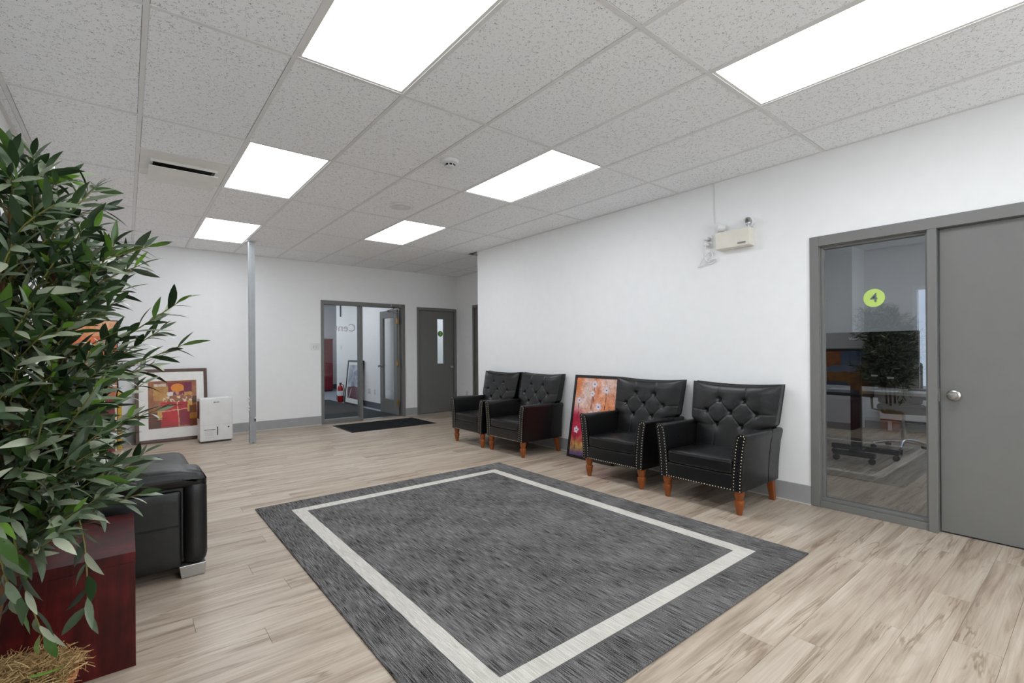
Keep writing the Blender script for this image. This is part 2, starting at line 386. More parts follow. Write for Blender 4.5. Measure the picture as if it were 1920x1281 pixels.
# baseboards with a pale caulk line
def baseboard(name, label, boxes, caulk):
    m = MB(); k = MB()
    for b in boxes: m.box(*b)
    o = struct(m.build(name, 'baseboard_vinyl', bevel=.003), label)
    for b in caulk: k.box(*b)
    k.build('caulk_line', 'caulk', o)
BH = .15
baseboard('baseboard_right', 'grey vinyl baseboard along the right wall', [(XR-.008, XR+.002, FY1, YC, .006, BH), (XR-.008, XR+.002, YF, FY0, .006, BH)], [(XR-.012, XR, FY1, YC, .0, .008)])
baseboard('baseboard_back', 'grey vinyl baseboard along the back wall', [(XL, E0, YB-.008, YB+.002, .006, BH), (E1, G0, YB-.008, YB+.002, .006, BH)], [(XL, E0, YB-.012, YB, 0, .008), (E1, G0, YB-.012, YB, 0, .008)])
baseboard('baseboard_left', 'grey vinyl baseboard along the left wall', [(XL-.002, XL+.008, YF, YB, .006, BH)], [(XL, XL+.012, YF, YB, 0, .008)])
baseboard('baseboard_corridor', 'grey vinyl baseboard in the alcove', [(XC-.008, XC+.002, D3[1]+.0, YB, .006, BH), (XC-.008, XC+.002, YC, D3[0], .006, BH)], [(XC-.012, XC, D3[1], YB, 0, .008)])

# ------------------------------------------------------------------ floor: planks one by one
floor = struct(MB().box(XL-.1, XC+.1, YF-.1, YB+.12, -.05, -.008).build('floor', 'gap_brown'), 'beige wood-look vinyl plank floor')
PW, PL, G = .152, 1.22, .0004
def plank_mb(x0, x1, y0, y1):
    c = .0007; x0 += G; x1 -= G; y0 += G; y1 -= G
    return MB().add([(x0, y0, -.008), (x1, y0, -.008), (x1, y1, -.008), (x0, y1, -.008), (x0, y0, -c), (x1, y0, -c), (x1, y1, -c), (x0, y1, -c),
                     (x0+c, y0+c, 0), (x1-c, y0+c, 0), (x1-c, y1-c, 0), (x0+c, y1-c, 0)],
                    [(0, 1, 5, 4), (1, 2, 6, 5), (2, 3, 7, 6), (3, 0, 4, 7), (4, 5, 9, 8), (5, 6, 10, 9), (6, 7, 11, 10), (7, 4, 8, 11), (8, 9, 10, 11)])
full_plank = plank_mb(0, PL, 0, PW).mesh('plank', 'plank')
rest = MB(); nrow = int((YB-YF)/PW)+2; ystart = .575 - PW*math.ceil((.575-YF)/PW)
known = {0: 2.66, 1: 2.245, 2: 2.10}
for r in range(nrow):
    y0 = ystart+r*PW; y1 = min(y0+PW, YB+.05)
    if y0 > YB+.04: continue
    xe = XC if y0+PW/2 > YC else XR+.05
    k = round((y0-.575)/PW); o0 = known.get(k, (k*0.397*PL) % PL + R.uniform(-.12, .12))
    x = XL - PL + ((o0-XL) % PL)
    while x < xe:
        a, b = max(x, XL-.02), min(x+PL, xe+.02)
        if b-a > .02:
            if y1 < .12: rest.add(*(lambda q: (q.v, q.f))(plank_mb(a, b, y0, y1)))
            elif b-a > PL-.001 and y1-y0 > PW-.001:
                o = bpy.data.objects.new('plank', full_plank); col.objects.link(o); o.parent = floor; o.location = (a, y0, 0)
            else:
                o = plank_mb(0, b-a, 0, y1-y0).build('plank', 'plank', floor); o.location = (a, y0, 0)
        x += PL
rest.build('plank_field', 'plank', floor)['kind'] = 'stuff'

# ------------------------------------------------------------------ ceiling: tiles and tees
T, X0, Y0, RY = .6096, -.5318, 1.38085, 1.24882
ceil_ = struct(MB().box(XL-.1, XC+.1, YF-.1, YB+.1, ZC+.05, ZC+.12).build('ceiling', 'dark_gap'), 'suspended ceiling of white fissured acoustic tiles')
xs = [XL]+[X0+T*c for c in range(0, 10)]+[XC]; TW = .012
ys = [YF]+[Y0+RY*r for r in range(-3, 6) if Y0+RY*r > YF+.05]+[YB]; NR = 6-(len(ys)-2)
LIGHTS = {(c, r) for c, rr in ((2, (-4, -2, 0, 2, 4)), (5, (-3, -1, 1, 3))) for r in rr}
tile_cache = {}
def tile(xa, xb, ya, yb):
    wd, dp = round(xb-xa-.027, 4), round(yb-ya-.027, 4)
    if wd < .008 or dp < .01: return
    if (wd, dp) not in tile_cache: tile_cache[(wd, dp)] = MB().box(-wd/2, wd/2, -dp/2, dp/2, 0, .014).mesh('ceiling_tile', 'tile')
    o = bpy.data.objects.new('ceiling_tile', tile_cache[(wd, dp)]); col.objects.link(o); o.parent = ceil_
    o.location = ((xa+xb)/2+R.uniform(-.001, .001), (ya+yb)/2+R.uniform(-.001, .001), ZC+.003); return o
light_cells = []
for j in range(len(ys)-1):
    ya, yb = ys[j], ys[j+1]; r = j+NR-1
    for i in range(len(xs)-1):
        xa, xb = xs[i], xs[i+1]; c = i-1
        if ya < YC-.3 and yb <= YC+.5:
            if xa >= XR: continue
            xb = min(xb, XR)
        elif ya < YC and xa >= XR-.5:      # row that straddles the corner
            if xa < XR: tile(xa, XR, ya, YC); tile(xa, xb, YC, yb); continue
            ya_ = YC; tile(xa, xb, ya_, yb); continue
        if (c, r) in LIGHTS: light_cells.append((xa, xb, ya, yb, c, r)); continue
        if c == 1 and r == 2:
            ym = ya+RY*.5; tile(xa, xb, ya, ym); diff_cell = (xa, xb, ym, yb); continue
        tile(xa, xb, ya, yb)
for x in xs[1:-1]:
    y1 = YB; y0 = YF if x < XR else YC
    MB().box(x-TW, x+TW, y0, y1, ZC, ZC+.004).build('main_tee', 'tee_white', ceil_); MB().box(x-.002, x+.002, y0, y1, ZC+.004, ZC+.04).build('main_tee_web', 'tee_white', ceil_)
for y in ys[1:-1]:
    xe = XR if y < YC else XC; prev = XL
    for x in [q for q in xs[1:-1] if q < xe]+[xe]:
        if x-prev > .03: MB().box(prev+TW, x-TW if x != xe else x, y-TW, y+TW, ZC+.0004, ZC+.0038).build('cross_tee', 'tee_white', ceil_)
        prev = x
MB().box(xs[2]+TW, xs[3]-TW, diff_cell[2]-TW, diff_cell[2]+TW, ZC+.0004, ZC+.0038).build('cross_tee', 'tee_white', ceil_)
ang = MB()
for b in ((XL, XL+.02, YF, YB), (XL, XC, YB-.02, YB), (XR-.02, XR, YF, YC), (XC-.02, XC, YC, YB), (XR, XC, YC, YC+.02)): ang.box(*b, ZC-.0006, ZC+.002)
ang.build('wall_angle', 'tee_white', ceil_)
# lights
def lens(hx, hy, z, L):        # lit diffuser sheet, facing down
    me = bpy.data.meshes.new('diffuser'); me.from_pydata([(-hx, -hy, z), (hx, -hy, z), (hx, hy, z), (-hx, hy, z)], [], [(0, 3, 2, 1)]); me.materials.append(M['diffuser'])
    o = bpy.data.objects.new('diffuser', me); col.objects.link(o); o.parent = L; return o
names = {(2, 0): 'lit ceiling panel nearest the camera, cut by the top edge of the photo', (2, 2): 'lit ceiling panel beside the white air diffuser', (2, 4): 'lit ceiling panel at the head of the steel pole',
         (5, -1): 'large lit ceiling panel at the top right corner above the grey door', (5, 1): 'lit ceiling panel between the smoke detector and the right wall', (5, 3): 'lit ceiling panel just beyond the round ceiling disc',
         (2, -2): 'lit ceiling panel over the camera on the left', (2, -4): 'lit ceiling panel by the front wall on the left', (5, -3): 'lit ceiling panel behind the camera on the right'}
for xa, xb, ya, yb, c, r in light_cells:
    if (c, r) not in names: tile(xa, xb, ya, yb); continue
    L = thing('ceiling_light', names[(c, r)], 'ceiling light', ((xa+xb)/2, (ya+yb)/2, ZC), 0, 'ceiling light panels')
    wd, dp = xb-xa-.008, yb-ya-.008
    fm = MB(); fw = .024
    for b in ((-wd/2, wd/2, -dp/2, -dp/2+fw), (-wd/2, wd/2, dp/2-fw, dp/2), (-wd/2, -wd/2+fw, -dp/2+fw, dp/2-fw), (wd/2-fw, wd/2, -dp/2+fw, dp/2-fw)): fm.box(*b, .0045, .03)
    fm.build('frame', 'white_metal', L); lens(wd/2-fw, dp/2-fw, .006, L)

# ------------------------------------------------------------------ right wall door set
d1 = MB()
for b in ((XR-.012, XR+WT+.01, FY1-.062, FY1, 0, FZ), (XR-.012, XR+WT+.01, FY0, FY0+.05, 0, FZ), (XR-.012, XR+WT+.01, FY0+.05, FY1-.062, FZ-.078, FZ), (XR-.012, XR+WT+.01, .722, .772, 0, FZ-.078)): d1.box(*b)
door1 = struct(d1.build('door_1', 'door_grey', bevel=.003), 'grey steel door frame with narrow side window on the right wall')
st = MB()
for b in ((XR+.03, XR+.085, FY1-.082, FY1-.06, .05, FZ-.078), (XR+.03, XR+.085, .77, .788, .05, FZ-.078), (XR+.03, XR+.085, .788, FY1-.082, FZ-.1, FZ-.078), (XR+.0, XR+.10, .772, FY1-.062, 0, .05), (XR+.02, XR+.09, .772, FY1-.062, .05, .072)): st.box(*b)
for b in ((XR+.008, XR+.02, FY1-.066, FY1-.060, .05, FZ-.078), (XR+.008, XR+.02, .772, FY1-.062, FZ-.084, FZ-.076)): st.box(*b)
st.build('glazing_stop', 'door_grey', door1, bevel=.002)
MB().box(XR+.052, XR+.06, .786, FY1-.08, .07, FZ-.098).build('pane', 'glass', door1)
leaf1 = MB().box(XR+.038, XR+.08, FY0+.053, .714, .012, FZ-.082).build('door_leaf', 'door_grey', door1, bevel=.002)
kn = MB().lathe([(.001, 0), (.036, 0), (.036, .006), (.030, .012), (.014, .016), (.013, .03), (.024, .038), (.029, .05), (.028, .06), (.020, .068), (.008, .070), (.008, .066), (.001, .066)], (0, 0, 0), 24, 'X', False)
kn.xf(Matrix.Scale(-1, 4, (1, 0, 0))); o = kn.build('knob', 'nickel', leaf1, smooth=35); o.location = (XR+.038, .647, .925)
MB().box(XR+.03, XR+.04, .716, .722, .88, .97).build('strike', 'nickel', door1)
# sticker 4 on the glass
s4 = thing('number_sticker', 'round lime green sticker reading 4 on the side window', 'sticker', (XR+.049, 1.082, 1.61))
MB().lathe([(.001, 0), (.066, 0), (.066, .002), (.001, .002)], (0, 0, 0), 40, 'X').build('disc', 'sticker_lime', s4)
lettering('4', .09, 'sticker_text', s4, (-.0015, 0, -.002), (rad(90), 0, rad(-90)), 'numeral', weight=.0012)

# ------------------------------------------------------------------ back wall entrance
e = MB()
for b in ((E0, E0+.05, YB-.015, YB+WT+.01, 0, EZ), (E1-.06, E1, YB-.015, YB+WT+.01, 0, EZ), (E0+.05, E1-.06, YB-.015, YB+WT+.01, EZ-.07, EZ), (3.275, 3.325, YB-.015, YB+WT+.01, 0, EZ-.07), (E0+.05, 3.275, YB-.015, YB+WT, 0, .07)): e.box(*b)
door2 = struct(e.build('door_2', 'door_grey', bevel=.003), 'grey entrance frame with a side window and a glazed door standing open')
MB().box(E0+.045, 3.28, YB+.05, YB+.058, .065, EZ-.065).build('pane', 'clear_glass', door2)
MB().box(3.325, E1-.06, YB-.0, YB+WT, 0, .012).build('threshold', 'silver_foot', door2)
# open leaf: perpendicular to the wall
lx0, lx1, ly0, ly1 = 4.032, 4.076, YB+WT-.03, YB+WT+.75
m = MB()
for b in ((lx0, lx1, ly0, ly0+.14, .02, 2.045), (lx0, lx1, ly1-.14, ly1, .02, 2.045), (lx0, lx1, ly0+.14, ly1-.14, .02, .30), (lx0, lx1, ly0+.14, ly1-.14, 1.90, 2.045)): m.box(*b)
leaf2 = m.build('door_leaf', 'door_grey', door2, bevel=.002)
MB().box((lx0+lx1)/2-.003, (lx0+lx1)/2+.003, ly0+.135, ly1-.135, .295, 1.905).build('pane', 'clear_glass', leaf2)
kk = MB().lathe([(.001, 0), (.032, 0), (.03, .008), (.012, .014), (.012, .034), (.026, .044), (.028, .058), (.02, .066), (.001, .068)], (0, 0, 0), 18, 'X').xf(Matrix.Scale(-1, 4, (1, 0, 0)))
o = kk.build('knob', 'nickel', leaf2, smooth=35); o.location = (lx0, ly1-.06, .95)
for z in (.28, 1.02, 1.82):
    MB().box(lx0-.008, lx0+.006, ly0-.055, ly0+.004, z-.05, z+.05).tube([(lx0-.008, ly0-.03, z-.052), (lx0-.008, ly0-.03, z+.052)], .008, 8).build('hinge', 'brass', leaf2)
cl = MB().box(3.86, 4.05, YB-.05, YB-.015, EZ-.055, EZ-.012).build('door_closer', 'nickel', door2, bevel=.005)
MB().tube([(3.93, YB-.03, EZ-.055), (3.94, YB+.02, EZ-.09), (3.96, YB+.35, EZ-.10), (4.035, YB+.45, EZ-.10)], .008, 6).build('closer_arm', 'desk_steel', door2)
# door with vision lite
g = MB()
for b in ((G0, G0+.05, YB-.012, YB+WT, 0, GZ), (G1-.055, G1, YB-.012, YB+WT, 0, GZ), (G0+.05, G1-.055, YB-.012, YB+WT, GZ-.055, GZ)): g.box(*b)
door3 = struct(g.build('door_3', 'door_grey', bevel=.003), 'grey door with narrow vision window and round green sticker on the back wall')
vx0, vx1, vz0, vz1 = 4.872, 5.036, .985, 1.887
m = MB()
for b in ((G0+.053, vx0, 0, 1), (vx1, G1-.058, 0, 1)): m.box(b[0], b[1], YB+.02, YB+.064, .014, GZ-.058)
m.box(vx0, vx1, YB+.02, YB+.064, .014, vz0); m.box(vx0, vx1, YB+.02, YB+.064, vz1, GZ-.058)
leaf3 = m.build('door_leaf', 'door_grey', door3)
fo = frame_mb(vx1-vx0+.02, vz1-vz0+.02, .014, -.004, .05).build('lite_frame', 'door_grey', leaf3, bevel=.002); fo.location = ((vx0+vx1)/2, YB+.018, vz0-.01)
MB().box(vx0, vx1, YB+.04, YB+.046, vz0, vz1).build('pane', 'clear_glass', leaf3)
kk = MB().lathe([(.001, 0), (.032, 0), (.03, .008), (.012, .014), (.012, .034), (.026, .044), (.028, .058), (.02, .066), (.001, .068)], (0, 0, 0), 18, 'Y').xf(Matrix.Scale(-1, 4, (0, 1, 0)))
o = kk.build('knob', 'nickel', leaf3, smooth=35); o.location = (5.185, YB+.02, .915)
s1 = thing('number_sticker', 'round green sticker on the narrow door window at the back', 'sticker', (4.955, YB+.036, 1.588))
MB().lathe([(.001, 0), (.058, 0), (.058, .002), (.001, .002)], (0, 0, 0), 32, 'Y').build('disc', 'sticker_green', s1)
lettering('1', .075, 'sticker_white', s1, (0, -.0015, 0), (rad(90), 0, 0), 'numeral', weight=.002)
# alcove door
a = MB()
for b in ((D3[1]-.05, D3[1]), (D3[0], D3[0]+.05)): a.box(XC-.014, XC+WT, b[0], b[1], 0, 2.135)
a.box(XC-.014, XC+WT, D3[0]+.05, D3[1]-.05, 2.08, 2.135)
door4 = struct(a.build('door_4', 'door_grey', bevel=.003), 'grey door frame in the alcove, half hidden by the right wall corner')
MB().box(XC+.02, XC+.064, D3[0]+.053, D3[1]-.053, .012, 2.077).build('door_leaf', 'door_grey', door4)

# ------------------------------------------------------------------ entrance lobby behind the back wall
V0, V1, VX0, VX1 = YB+WT, 16.2, 1.6, 6.2
wall('wall_lobby', 'white walls of the entrance lobby behind the glazing', [(4.22, 4.34, V0, 12.45, 0, ZC+.1), (VX0, VX1, V1, V1+.1, 0, ZC+.1), (VX0-.1, VX0, V0, V1, 0, ZC+.1), (4.34, VX1, 12.35, 12.45, 0, ZC+.1), (VX1, VX1+.1, V0, V1, 0, ZC+.1), (XC+WT, VX1, YB+.02, V0, 0, ZC+.1)])
struct(MB().box(VX0, VX1, V0, V1, -.05, 0).build('floor_lobby', 'vest_floor'), 'pale tiled lobby floor')
struct(MB().box(VX0, VX1, V0, V1, ZC, ZC+.1).build('ceiling_lobby', 'wall_paint'), 'white lobby ceiling')
struct(MB().box(4.21, 4.221, V0, 12.45, .0, .13).box(VX0, VX1, V1-.012, V1, 0, .16).build('baseboard_lobby', 'vest_base'), 'dark grey baseboard in the lobby')
lm = MB().box(2.0, 4.06, V0+.02, 12.6, 0, .010).build('lobby_mat', 'vest_carpet'); tag(lm, 'large charcoal carpet mat on the lobby floor', 'mat')
lb = MB().box(2.2, 4.15, 13.6, 14.3, 0, .008).build('lobby_runner', 'vest_base'); tag(lb, 'blue grey runner beyond the charcoal lobby mat', 'mat')
for k, (yy, nm) in enumerate(((10.2, 'unseen ceiling panel added to light the lobby near the open door'), (12.6, 'unseen ceiling panel added to light the middle of the lobby'), (14.9, 'unseen ceiling panel added to light the far end of the lobby'))):  # unseen panels, added to brighten the lobby
    L = thing('ceiling_light', nm, 'ceiling light', (3.0, yy, ZC), 0, 'added lobby ceiling lights'); MB().box(-.3, .3, -.6, .6, -.02, 0).build('frame', 'white_metal', L); lens(.28, .58, -.022, L)
L = thing('ceiling_light', 'unseen ceiling panel added to light the room behind the door with the narrow window', 'ceiling light', (5.3, 10.4, ZC)); MB().box(-.3, .3, -.6, .6, -.02, 0).build('frame', 'white_metal', L); lens(.28, .58, -.022, L)  # unseen panel added so this room looks lit through the door
cb = thing('storage_cabinet', 'tall dark red cabinet at the far end of the lobby', 'cabinet', (4.85, 15.55, 0))
MB().box(-.42, .22, -.25, .25, .03, 1.62).build('body', 'red_cabinet', cb, bevel=.006); MB().box(-.43, .23, -.26, .26, 1.62, 1.65).build('top', 'red_cabinet', cb)
MB().box(-.40, -.11, -.265, -.25, .06, 1.6).build('door', 'red_cabinet', cb, bevel=.003); MB().box(-.09, .20, -.265, -.25, .06, 1.6).build('door', 'red_cabinet', cb, bevel=.003); MB().box(-.40, .20, -.22, .22, 0, .03).build('plinth', 'dark_plastic', cb)
fx = thing('fire_extinguisher', 'red fire extinguisher on the lobby floor', 'fire extinguisher', (4.10, 11.85, .0))
bd = MB().lathe([(.001, 0), (.062, 0), (.066, .01), (.066, .34), (.055, .385), (.025, .41), (.018, .42), (.018, .44), (.001, .44)], (0, 0, 0), 20).build('cylinder', 'red_enamel', fx, smooth=40)
MB().lathe([(.0675, .16), (.0675, .28)], (0, 0, 0), 20).build('label_band', 'paper', bd); MB().box(-.015, .015, -.06, .03, .44, .47).box(-.012, .012, -.09, .0, .475, .485).build('valve', 'dark_plastic', fx)
MB().tube([(0, -.03, .45), (.06, -.05, .42), (.085, -.03, .3), (.08, 0, .12)], .010, 8).build('hose', 'dark_plastic', fx)
# sidelight lettering, seen from behind
vl = thing('glass_lettering', 'grey letters seen from behind on the entrance side window', 'lettering', (3.03, YB+.047, 1.66))
lettering('Cent', .19, 'letter_grey', vl, (0, 0, 0), (rad(90), 0, 0), 'letters', mirror=True)
# lobby bits
def plate(name, label, loc, rz, gang=1, kind='switch'):
    p = thing(name, label, 'switch' if kind == 'switch' else 'outlet', loc, rz); wd = .07*gang if gang > 1 else .07
    MB().rbox((0, -.003, 0), (wd/2, .003, .058), .003, 2).build('cover_plate', 'white_plastic', p, smooth=40)
    for i in range(gang):
        x = (i-(gang-1)/2)*.046
        if kind == 'switch': MB().box(x-.006, x+.006, -.016, -.006, -.006, .016).build('toggle', 'white_plastic', p); MB().box(x-.008, x+.008, -.0068, -.006, -.02, .02).build('slot', 'print_light', p)
        else:
            for z in (-.02, .02): MB().box(x-.014, x+.014, -.008, -.006, z-.014, z+.014).box(x-.006, x-.004, -.0085, -.008, z-.005, z+.007).build('socket', 'print_light', p)
    return p
plate('light_switch', 'white double light switch beside the entrance frame', (2.497, YB, 1.333), 0, 2)
plate('wall_outlet', 'white outlet low on the lobby wall next to the leaning picture', (4.22, 10.32, .37), rad(-90), 2, 'outlet')
plate('wall_outlet', 'white outlet low on the lobby wall nearest the open door', (4.22, 10.03, .37), rad(-90), 1, 'outlet')
plate('light_switch', 'small white switch on the lobby wall above the extinguisher', (4.22, 12.1, 1.35), rad(-90), 1)
plate('wall_outlet', 'beige outlet in the alcove behind the armchairs', (XC, 8.08, .38), rad(-90), 1, 'outlet')
th = MB().tube([(4.205, 12.1, 2.7), (4.205, 12.1, 2.12)], .018, 8).build('conduit', 'desk_steel'); tag(th, 'short grey conduit coming down the lobby wall', 'conduit')

# ------------------------------------------------------------------ framed pictures
def leaning(name, label, cat, wd, ht, fw, dp, mat, loc, rz, lean, group=None):
    p = thing(name, label, cat, loc, rz, group); h = bpy.data.objects.new('frame', frame_mb(wd, ht, fw, -dp/2, dp/2).mesh('frame', mat)); col.objects.link(h); h.parent = p; h.rotation_euler = (-lean, 0, 0)
    b = h.modifiers.new('bevel', 'BEVEL'); b.width = min(.004, fw/4); b.segments = 2; b.limit_method = 'ANGLE'
    MB().box(-wd/2+fw*.6, wd/2-fw*.6, dp*.1, dp*.4, fw*.6, ht-fw*.6).build('backing', 'mat_board', h)
    return p, h
def f_abstract(u, v):
    n1, n2 = nz(u, v, 5, 1), nz(u, v, 22, 2); j = .012*nz(u, v, 14, 3); U, V = u+j, v+j
    c = lerp((168, 112, 78), (140, 84, 54), .5+n1)
    if .1 < U < .4 and .1 < V < .42: c = lerp((196, 150, 84), (172, 118, 62), .5+n1)
    if .12 < U < .36 and .06 < V < .12: c = (206, 190, 176)
    if .40 < U < .90 and .04 < V < .25: c = (132, 36, 48) if U < .74 else (112, 26, 54)
    if .5 < U < .74 and .2 < V < .31: c = (120, 36, 54) if n2 > -.1 else (196, 150, 130)
    if ((u-.595)/.135)**2+((v-.155)/.09)**2 < 1: c = lerp((232, 150, 44), (214, 120, 36), .5+n2)
    if .38 < U < .5 and .24 < V < .33: c = (222, 212, 206)
    if .74 < U < .9 and .25 < V < .32: c = (196, 150, 78)
    if .34 < V < .46 and .3 < U < .92 and n2+n1*.6 > .12: c = (218, 190, 168)
    if .24 < U < .60 and .46 < V < .98: c = lerp((196, 34, 42), (168, 26, 36), .5+n1+n2*.4)
    if .60 <= U < .82 and .46 < V < .63: c = (172, 30, 42)
    if .60 <= U < .84 and .63 <= V < .97: c = lerp((150, 30, 48), (124, 30, 48), .5+n2)
    if .80 < U < .90 and .45 < V < .68: c = (204, 160, 84)
    if U > .9 and .35 < V < .5: c = (84, 62, 46)
    if U > .84 and .55 < V < .72: c = (112, 66, 38)
    if U > .84 and .74 < V < .84: c = (156, 104, 38)
    if U > .84 and V > .84: c = (112, 56, 34)
    if U < .25 and V > .66: c = lerp((112, 60, 38), (84, 46, 34), .5+n1+n2*.4)
    if .18 < U < .27 and .6 < V < .82: c = (206, 158, 82)
    if .24 < U < .82 and abs(v-(.665-.06*u)+j) < .008: c = (222, 170, 130)
    if .46 < V < .99 and abs(u-(.565+.05*v)+j) < .008: c = (226, 180, 140)
    return tuple(x*(1+.10*n2) for x in c)
P1, h1 = leaning('framed_picture', 'brown framed red and orange abstract print with white mat, leaning on the back wall', 'picture', .845, 1.02, .042, .03, 'frame_brown', (.515, 8.285, .002), rad(2), rad(7))
MB().box(-.39, .39, -.004, .002, .035, .985).build('mat', 'mat_board', h1)
art('print', .565, .66, f_abstract, 110, 128, 'print_glazed', h1, (.005, -.006, .19))
FL = [(.46, .085, .062), (.75, .15, .058), (.43, .205, .052), (.12, .30, .055), (.60, .36, .065), (.44, .46, .06), (.12, .68, .058), (.72, .62, .05)]
def f_poppy(u, v):
    n1, n2, n3 = nz(u, v*1.5, 3, 4), nz(u, v*1.5, 12, 5), nz(u, v*1.5, 38, 6)
    c = lerp((216, 138, 102), (222, 186, 174), +.72+n1*1.2+n2*.5)
    c = lerp(c, (222, 138, 92), max(0, 1-((u-.8)**2+(v-.42)**2)*14)); c = lerp(c, (218, 132, 88), max(0, 1-((u-.05)**2+(v-.08)**2)*14)); c = lerp(c, (216, 204, 206), max(0, 1-((u-.3)**2*3+(v-.16)**2)*9)*.7)
    c = lerp(c, (176, 44, 70), (v-.34-.22*u+n1*.12)*5); c = lerp(c, (186, 150, 84), (v-.74+n2*.08)*7 if u < .5 else (v-.82)*5); c = lerp(c, (104, 78, 122), (v-.88+n2*.05)*10)
    c = tuple(x*(1+.16*n3+.1*n2) for x in c)
    for fx_, fy, r in FL:
        if abs(u-fx_-.006*math.sin(v*30)) < .006 and fy < v < fy+.24: c = lerp(c, (70, 40, 50), .8)
    for fx_, fy, r in FL:
        dx, dy = u-fx_, (v-fy)*1.42; d = math.hypot(dx, dy); a = math.atan2(dy, dx); rr = r*(1+.14*math.sin(a*5+fx_*20)+.2*n3)
        if d < r*.22: c = (44, 42, 62)
        elif d < rr: c = lerp((236, 226, 232), (206, 190, 204), d/rr*.8+n3)
    return c
P2, h2 = leaning('framed_picture', 'black framed painting of white poppies on orange and crimson, between the armchairs', 'picture', .67, .96, .03, .035, 'frame_black', (4.035, 3.665, .002), rad(-90), rad(10))
art('painting', .62, .91, f_poppy, 100, 145, 'print_canvas', h2, (0, -.006, .025))
def f_lobby(u, v):
    n1, n2 = nz(u, v, 4, 8), nz(u, v, 15, 9); c = lerp((206, 210, 222), (150, 158, 176), .5+n1+.5*n2)
    if (u-.66)**2/.12+(v-.55)**2/.16 < 1: c = lerp((132, 138, 158), (176, 182, 196), .5+n1+n2)
    if v > .62+.1*abs(u-.6) and u > .12+.5*(v-.99): c = lerp((66, 40, 50), (130, 66, 74), .5+n2)
    if abs(u-.2-.5*(1-v)) < .02 and v > .7: c = (216, 200, 200)
    return c
P3, h3 = leaning('framed_picture', 'black framed blue grey print leaning on the lobby wall', 'picture', .92, 1.03, .035, .04, 'frame_black', (4.075, 11.02, .012), rad(-90), rad(6))
MB().box(-.43, .43, -.006, .0, .03, 1.0).build('mat', 'mat_board', h3); art('print', .70, .78, f_lobby, 50, 60, 'print_glazed', h3, (.0, -.008, .14))
def f_tall(u, v):
    n1, n2 = nz(u, v*2, 3, 12), nz(u, v*2, 13, 13); c = lerp((226, 108, 66), (236, 150, 110), .5+n1)
    if v < .12: c = lerp((238, 186, 150), (230, 160, 110), .5+n1)
    if v > .36+.06*n1: c = lerp((40, 24, 26), (70, 32, 32), .5+n2)
    if v > .46+.1*n1: c = lerp((200, 140, 140), (190, 110, 60), .5+n2)
    return tuple(x*(1+.12*n2) for x in c)
P4, h4 = leaning('canvas_painting', 'tall orange canvas leaning in the far left corner behind the olive tree', 'painting', .47, 1.69, .014, .03, 'dark_plastic', (-.32, 8.27, .002), 0, rad(4.5))
art('painting', .445, 1.665, f_tall, 40, 120, 'print_canvas', h4, (0, -.016, .012))
c5 = thing('canvas_painting', 'dark red canvas with cream edges on the floor in the far left corner', 'painting', (-.32, 7.92, .002), 0)
q = MB().box(-.205, .205, -.012, .012, 0, .66).build('canvas', 'red_cabinet', c5); q.rotation_euler = (rad(-8), 0, 0); MB().box(.205, .224, -.014, .014, 0, .66).build('edge', 'cream_edge', q); MB().box(-.224, -.205, -.014, .014, 0, .66).build('edge', 'cream_edge', q); MB().box(-.205, .205, -.0135, -.012, .52, .63).build('stripe', 'frame_brown', q)
c6 = thing('board', 'narrow yellow board standing beside the dark red canvas', 'board', (-.068, 8.02, .002), 0)
q = MB().box(-.022, .022, -.012, .012, 0, .74).build('plank_board', 'yellow_paint', c6, bevel=.003); q.rotation_euler = (rad(-9), 0, 0)
def f_autumn(u, v):
    n1, n2 = nz(u, v, 4, 21), nz(u, v, 14, 22); c = lerp((92, 112, 150), (150, 160, 176), v*1.4+n1*.4)
    if v > .42+.3*(u-.3)+.2*n1: c = lerp((176, 122, 50), (130, 84, 44), .5+n2+n1)
    if v < .4+.2*n1 and u > .55: c = lerp((164, 84, 52), (180, 124, 60), .5+n2)
    if v > .7 and u > .4+.3*n1: c = lerp((70, 80, 104), (120, 126, 140), .5+n2)
    return c
P5, h5 = leaning('framed_picture', 'black framed autumn landscape standing on the red cube table against the left wall', 'picture', .84, .78, .04, .03, 'frame_black', (-.495, 2.72, .457), rad(90), rad(6))
art('painting', .77, .71, f_autumn, 60, 56, 'print_canvas', h5, (0, -.004, .035))

# ------------------------------------------------------------------ rug, mat
rug = thing('area_rug', 'dark grey woven area rug with a cream border stripe', 'rug', (1.995, 2.687, 0))
RW, RL = 1.205, 1.54
def ring(hx, hy, wd, z0, z1):
    m = MB()
    for b in ((-hx, hx, -hy, -hy+wd), (-hx, hx, hy-wd, hy), (-hx, -hx+wd, -hy+wd, hy-wd), (hx-wd, hx, -hy+wd, hy-wd)): m.box(*b, z0, z1)
    return m
ring(RW, RL, .212, 0, .0072).build('outer_border', 'rug_dark', rug)
ring(RW-.212, RL-.212, .092, 0, .0078).build('border_stripe', 'rug_light', rug)
MB().box(-RW+.304, RW-.304, -RL+.304, RL-.304, 0, .0072).build('field', 'rug_dark', rug)
MB().tube([(-RW, -RL, .005), (RW, -RL, .005), (RW, RL, .005), (-RW, RL, .005), (-RW, -RL, .005)], .005, 6).build('bound_edge', 'rug_dark', rug)
dm = thing('door_mat', 'black entrance mat in front of the glazed doorway', 'mat', (3.42, 7.71, 0))
MB().rbox((0, 0, .005), (.70, .42, .005), .004, 4).build('carpet', 'mat_carpet', dm); ring(.735, .455, .05, 0, .004).build('rubber_edge', 'black_rubber', dm)

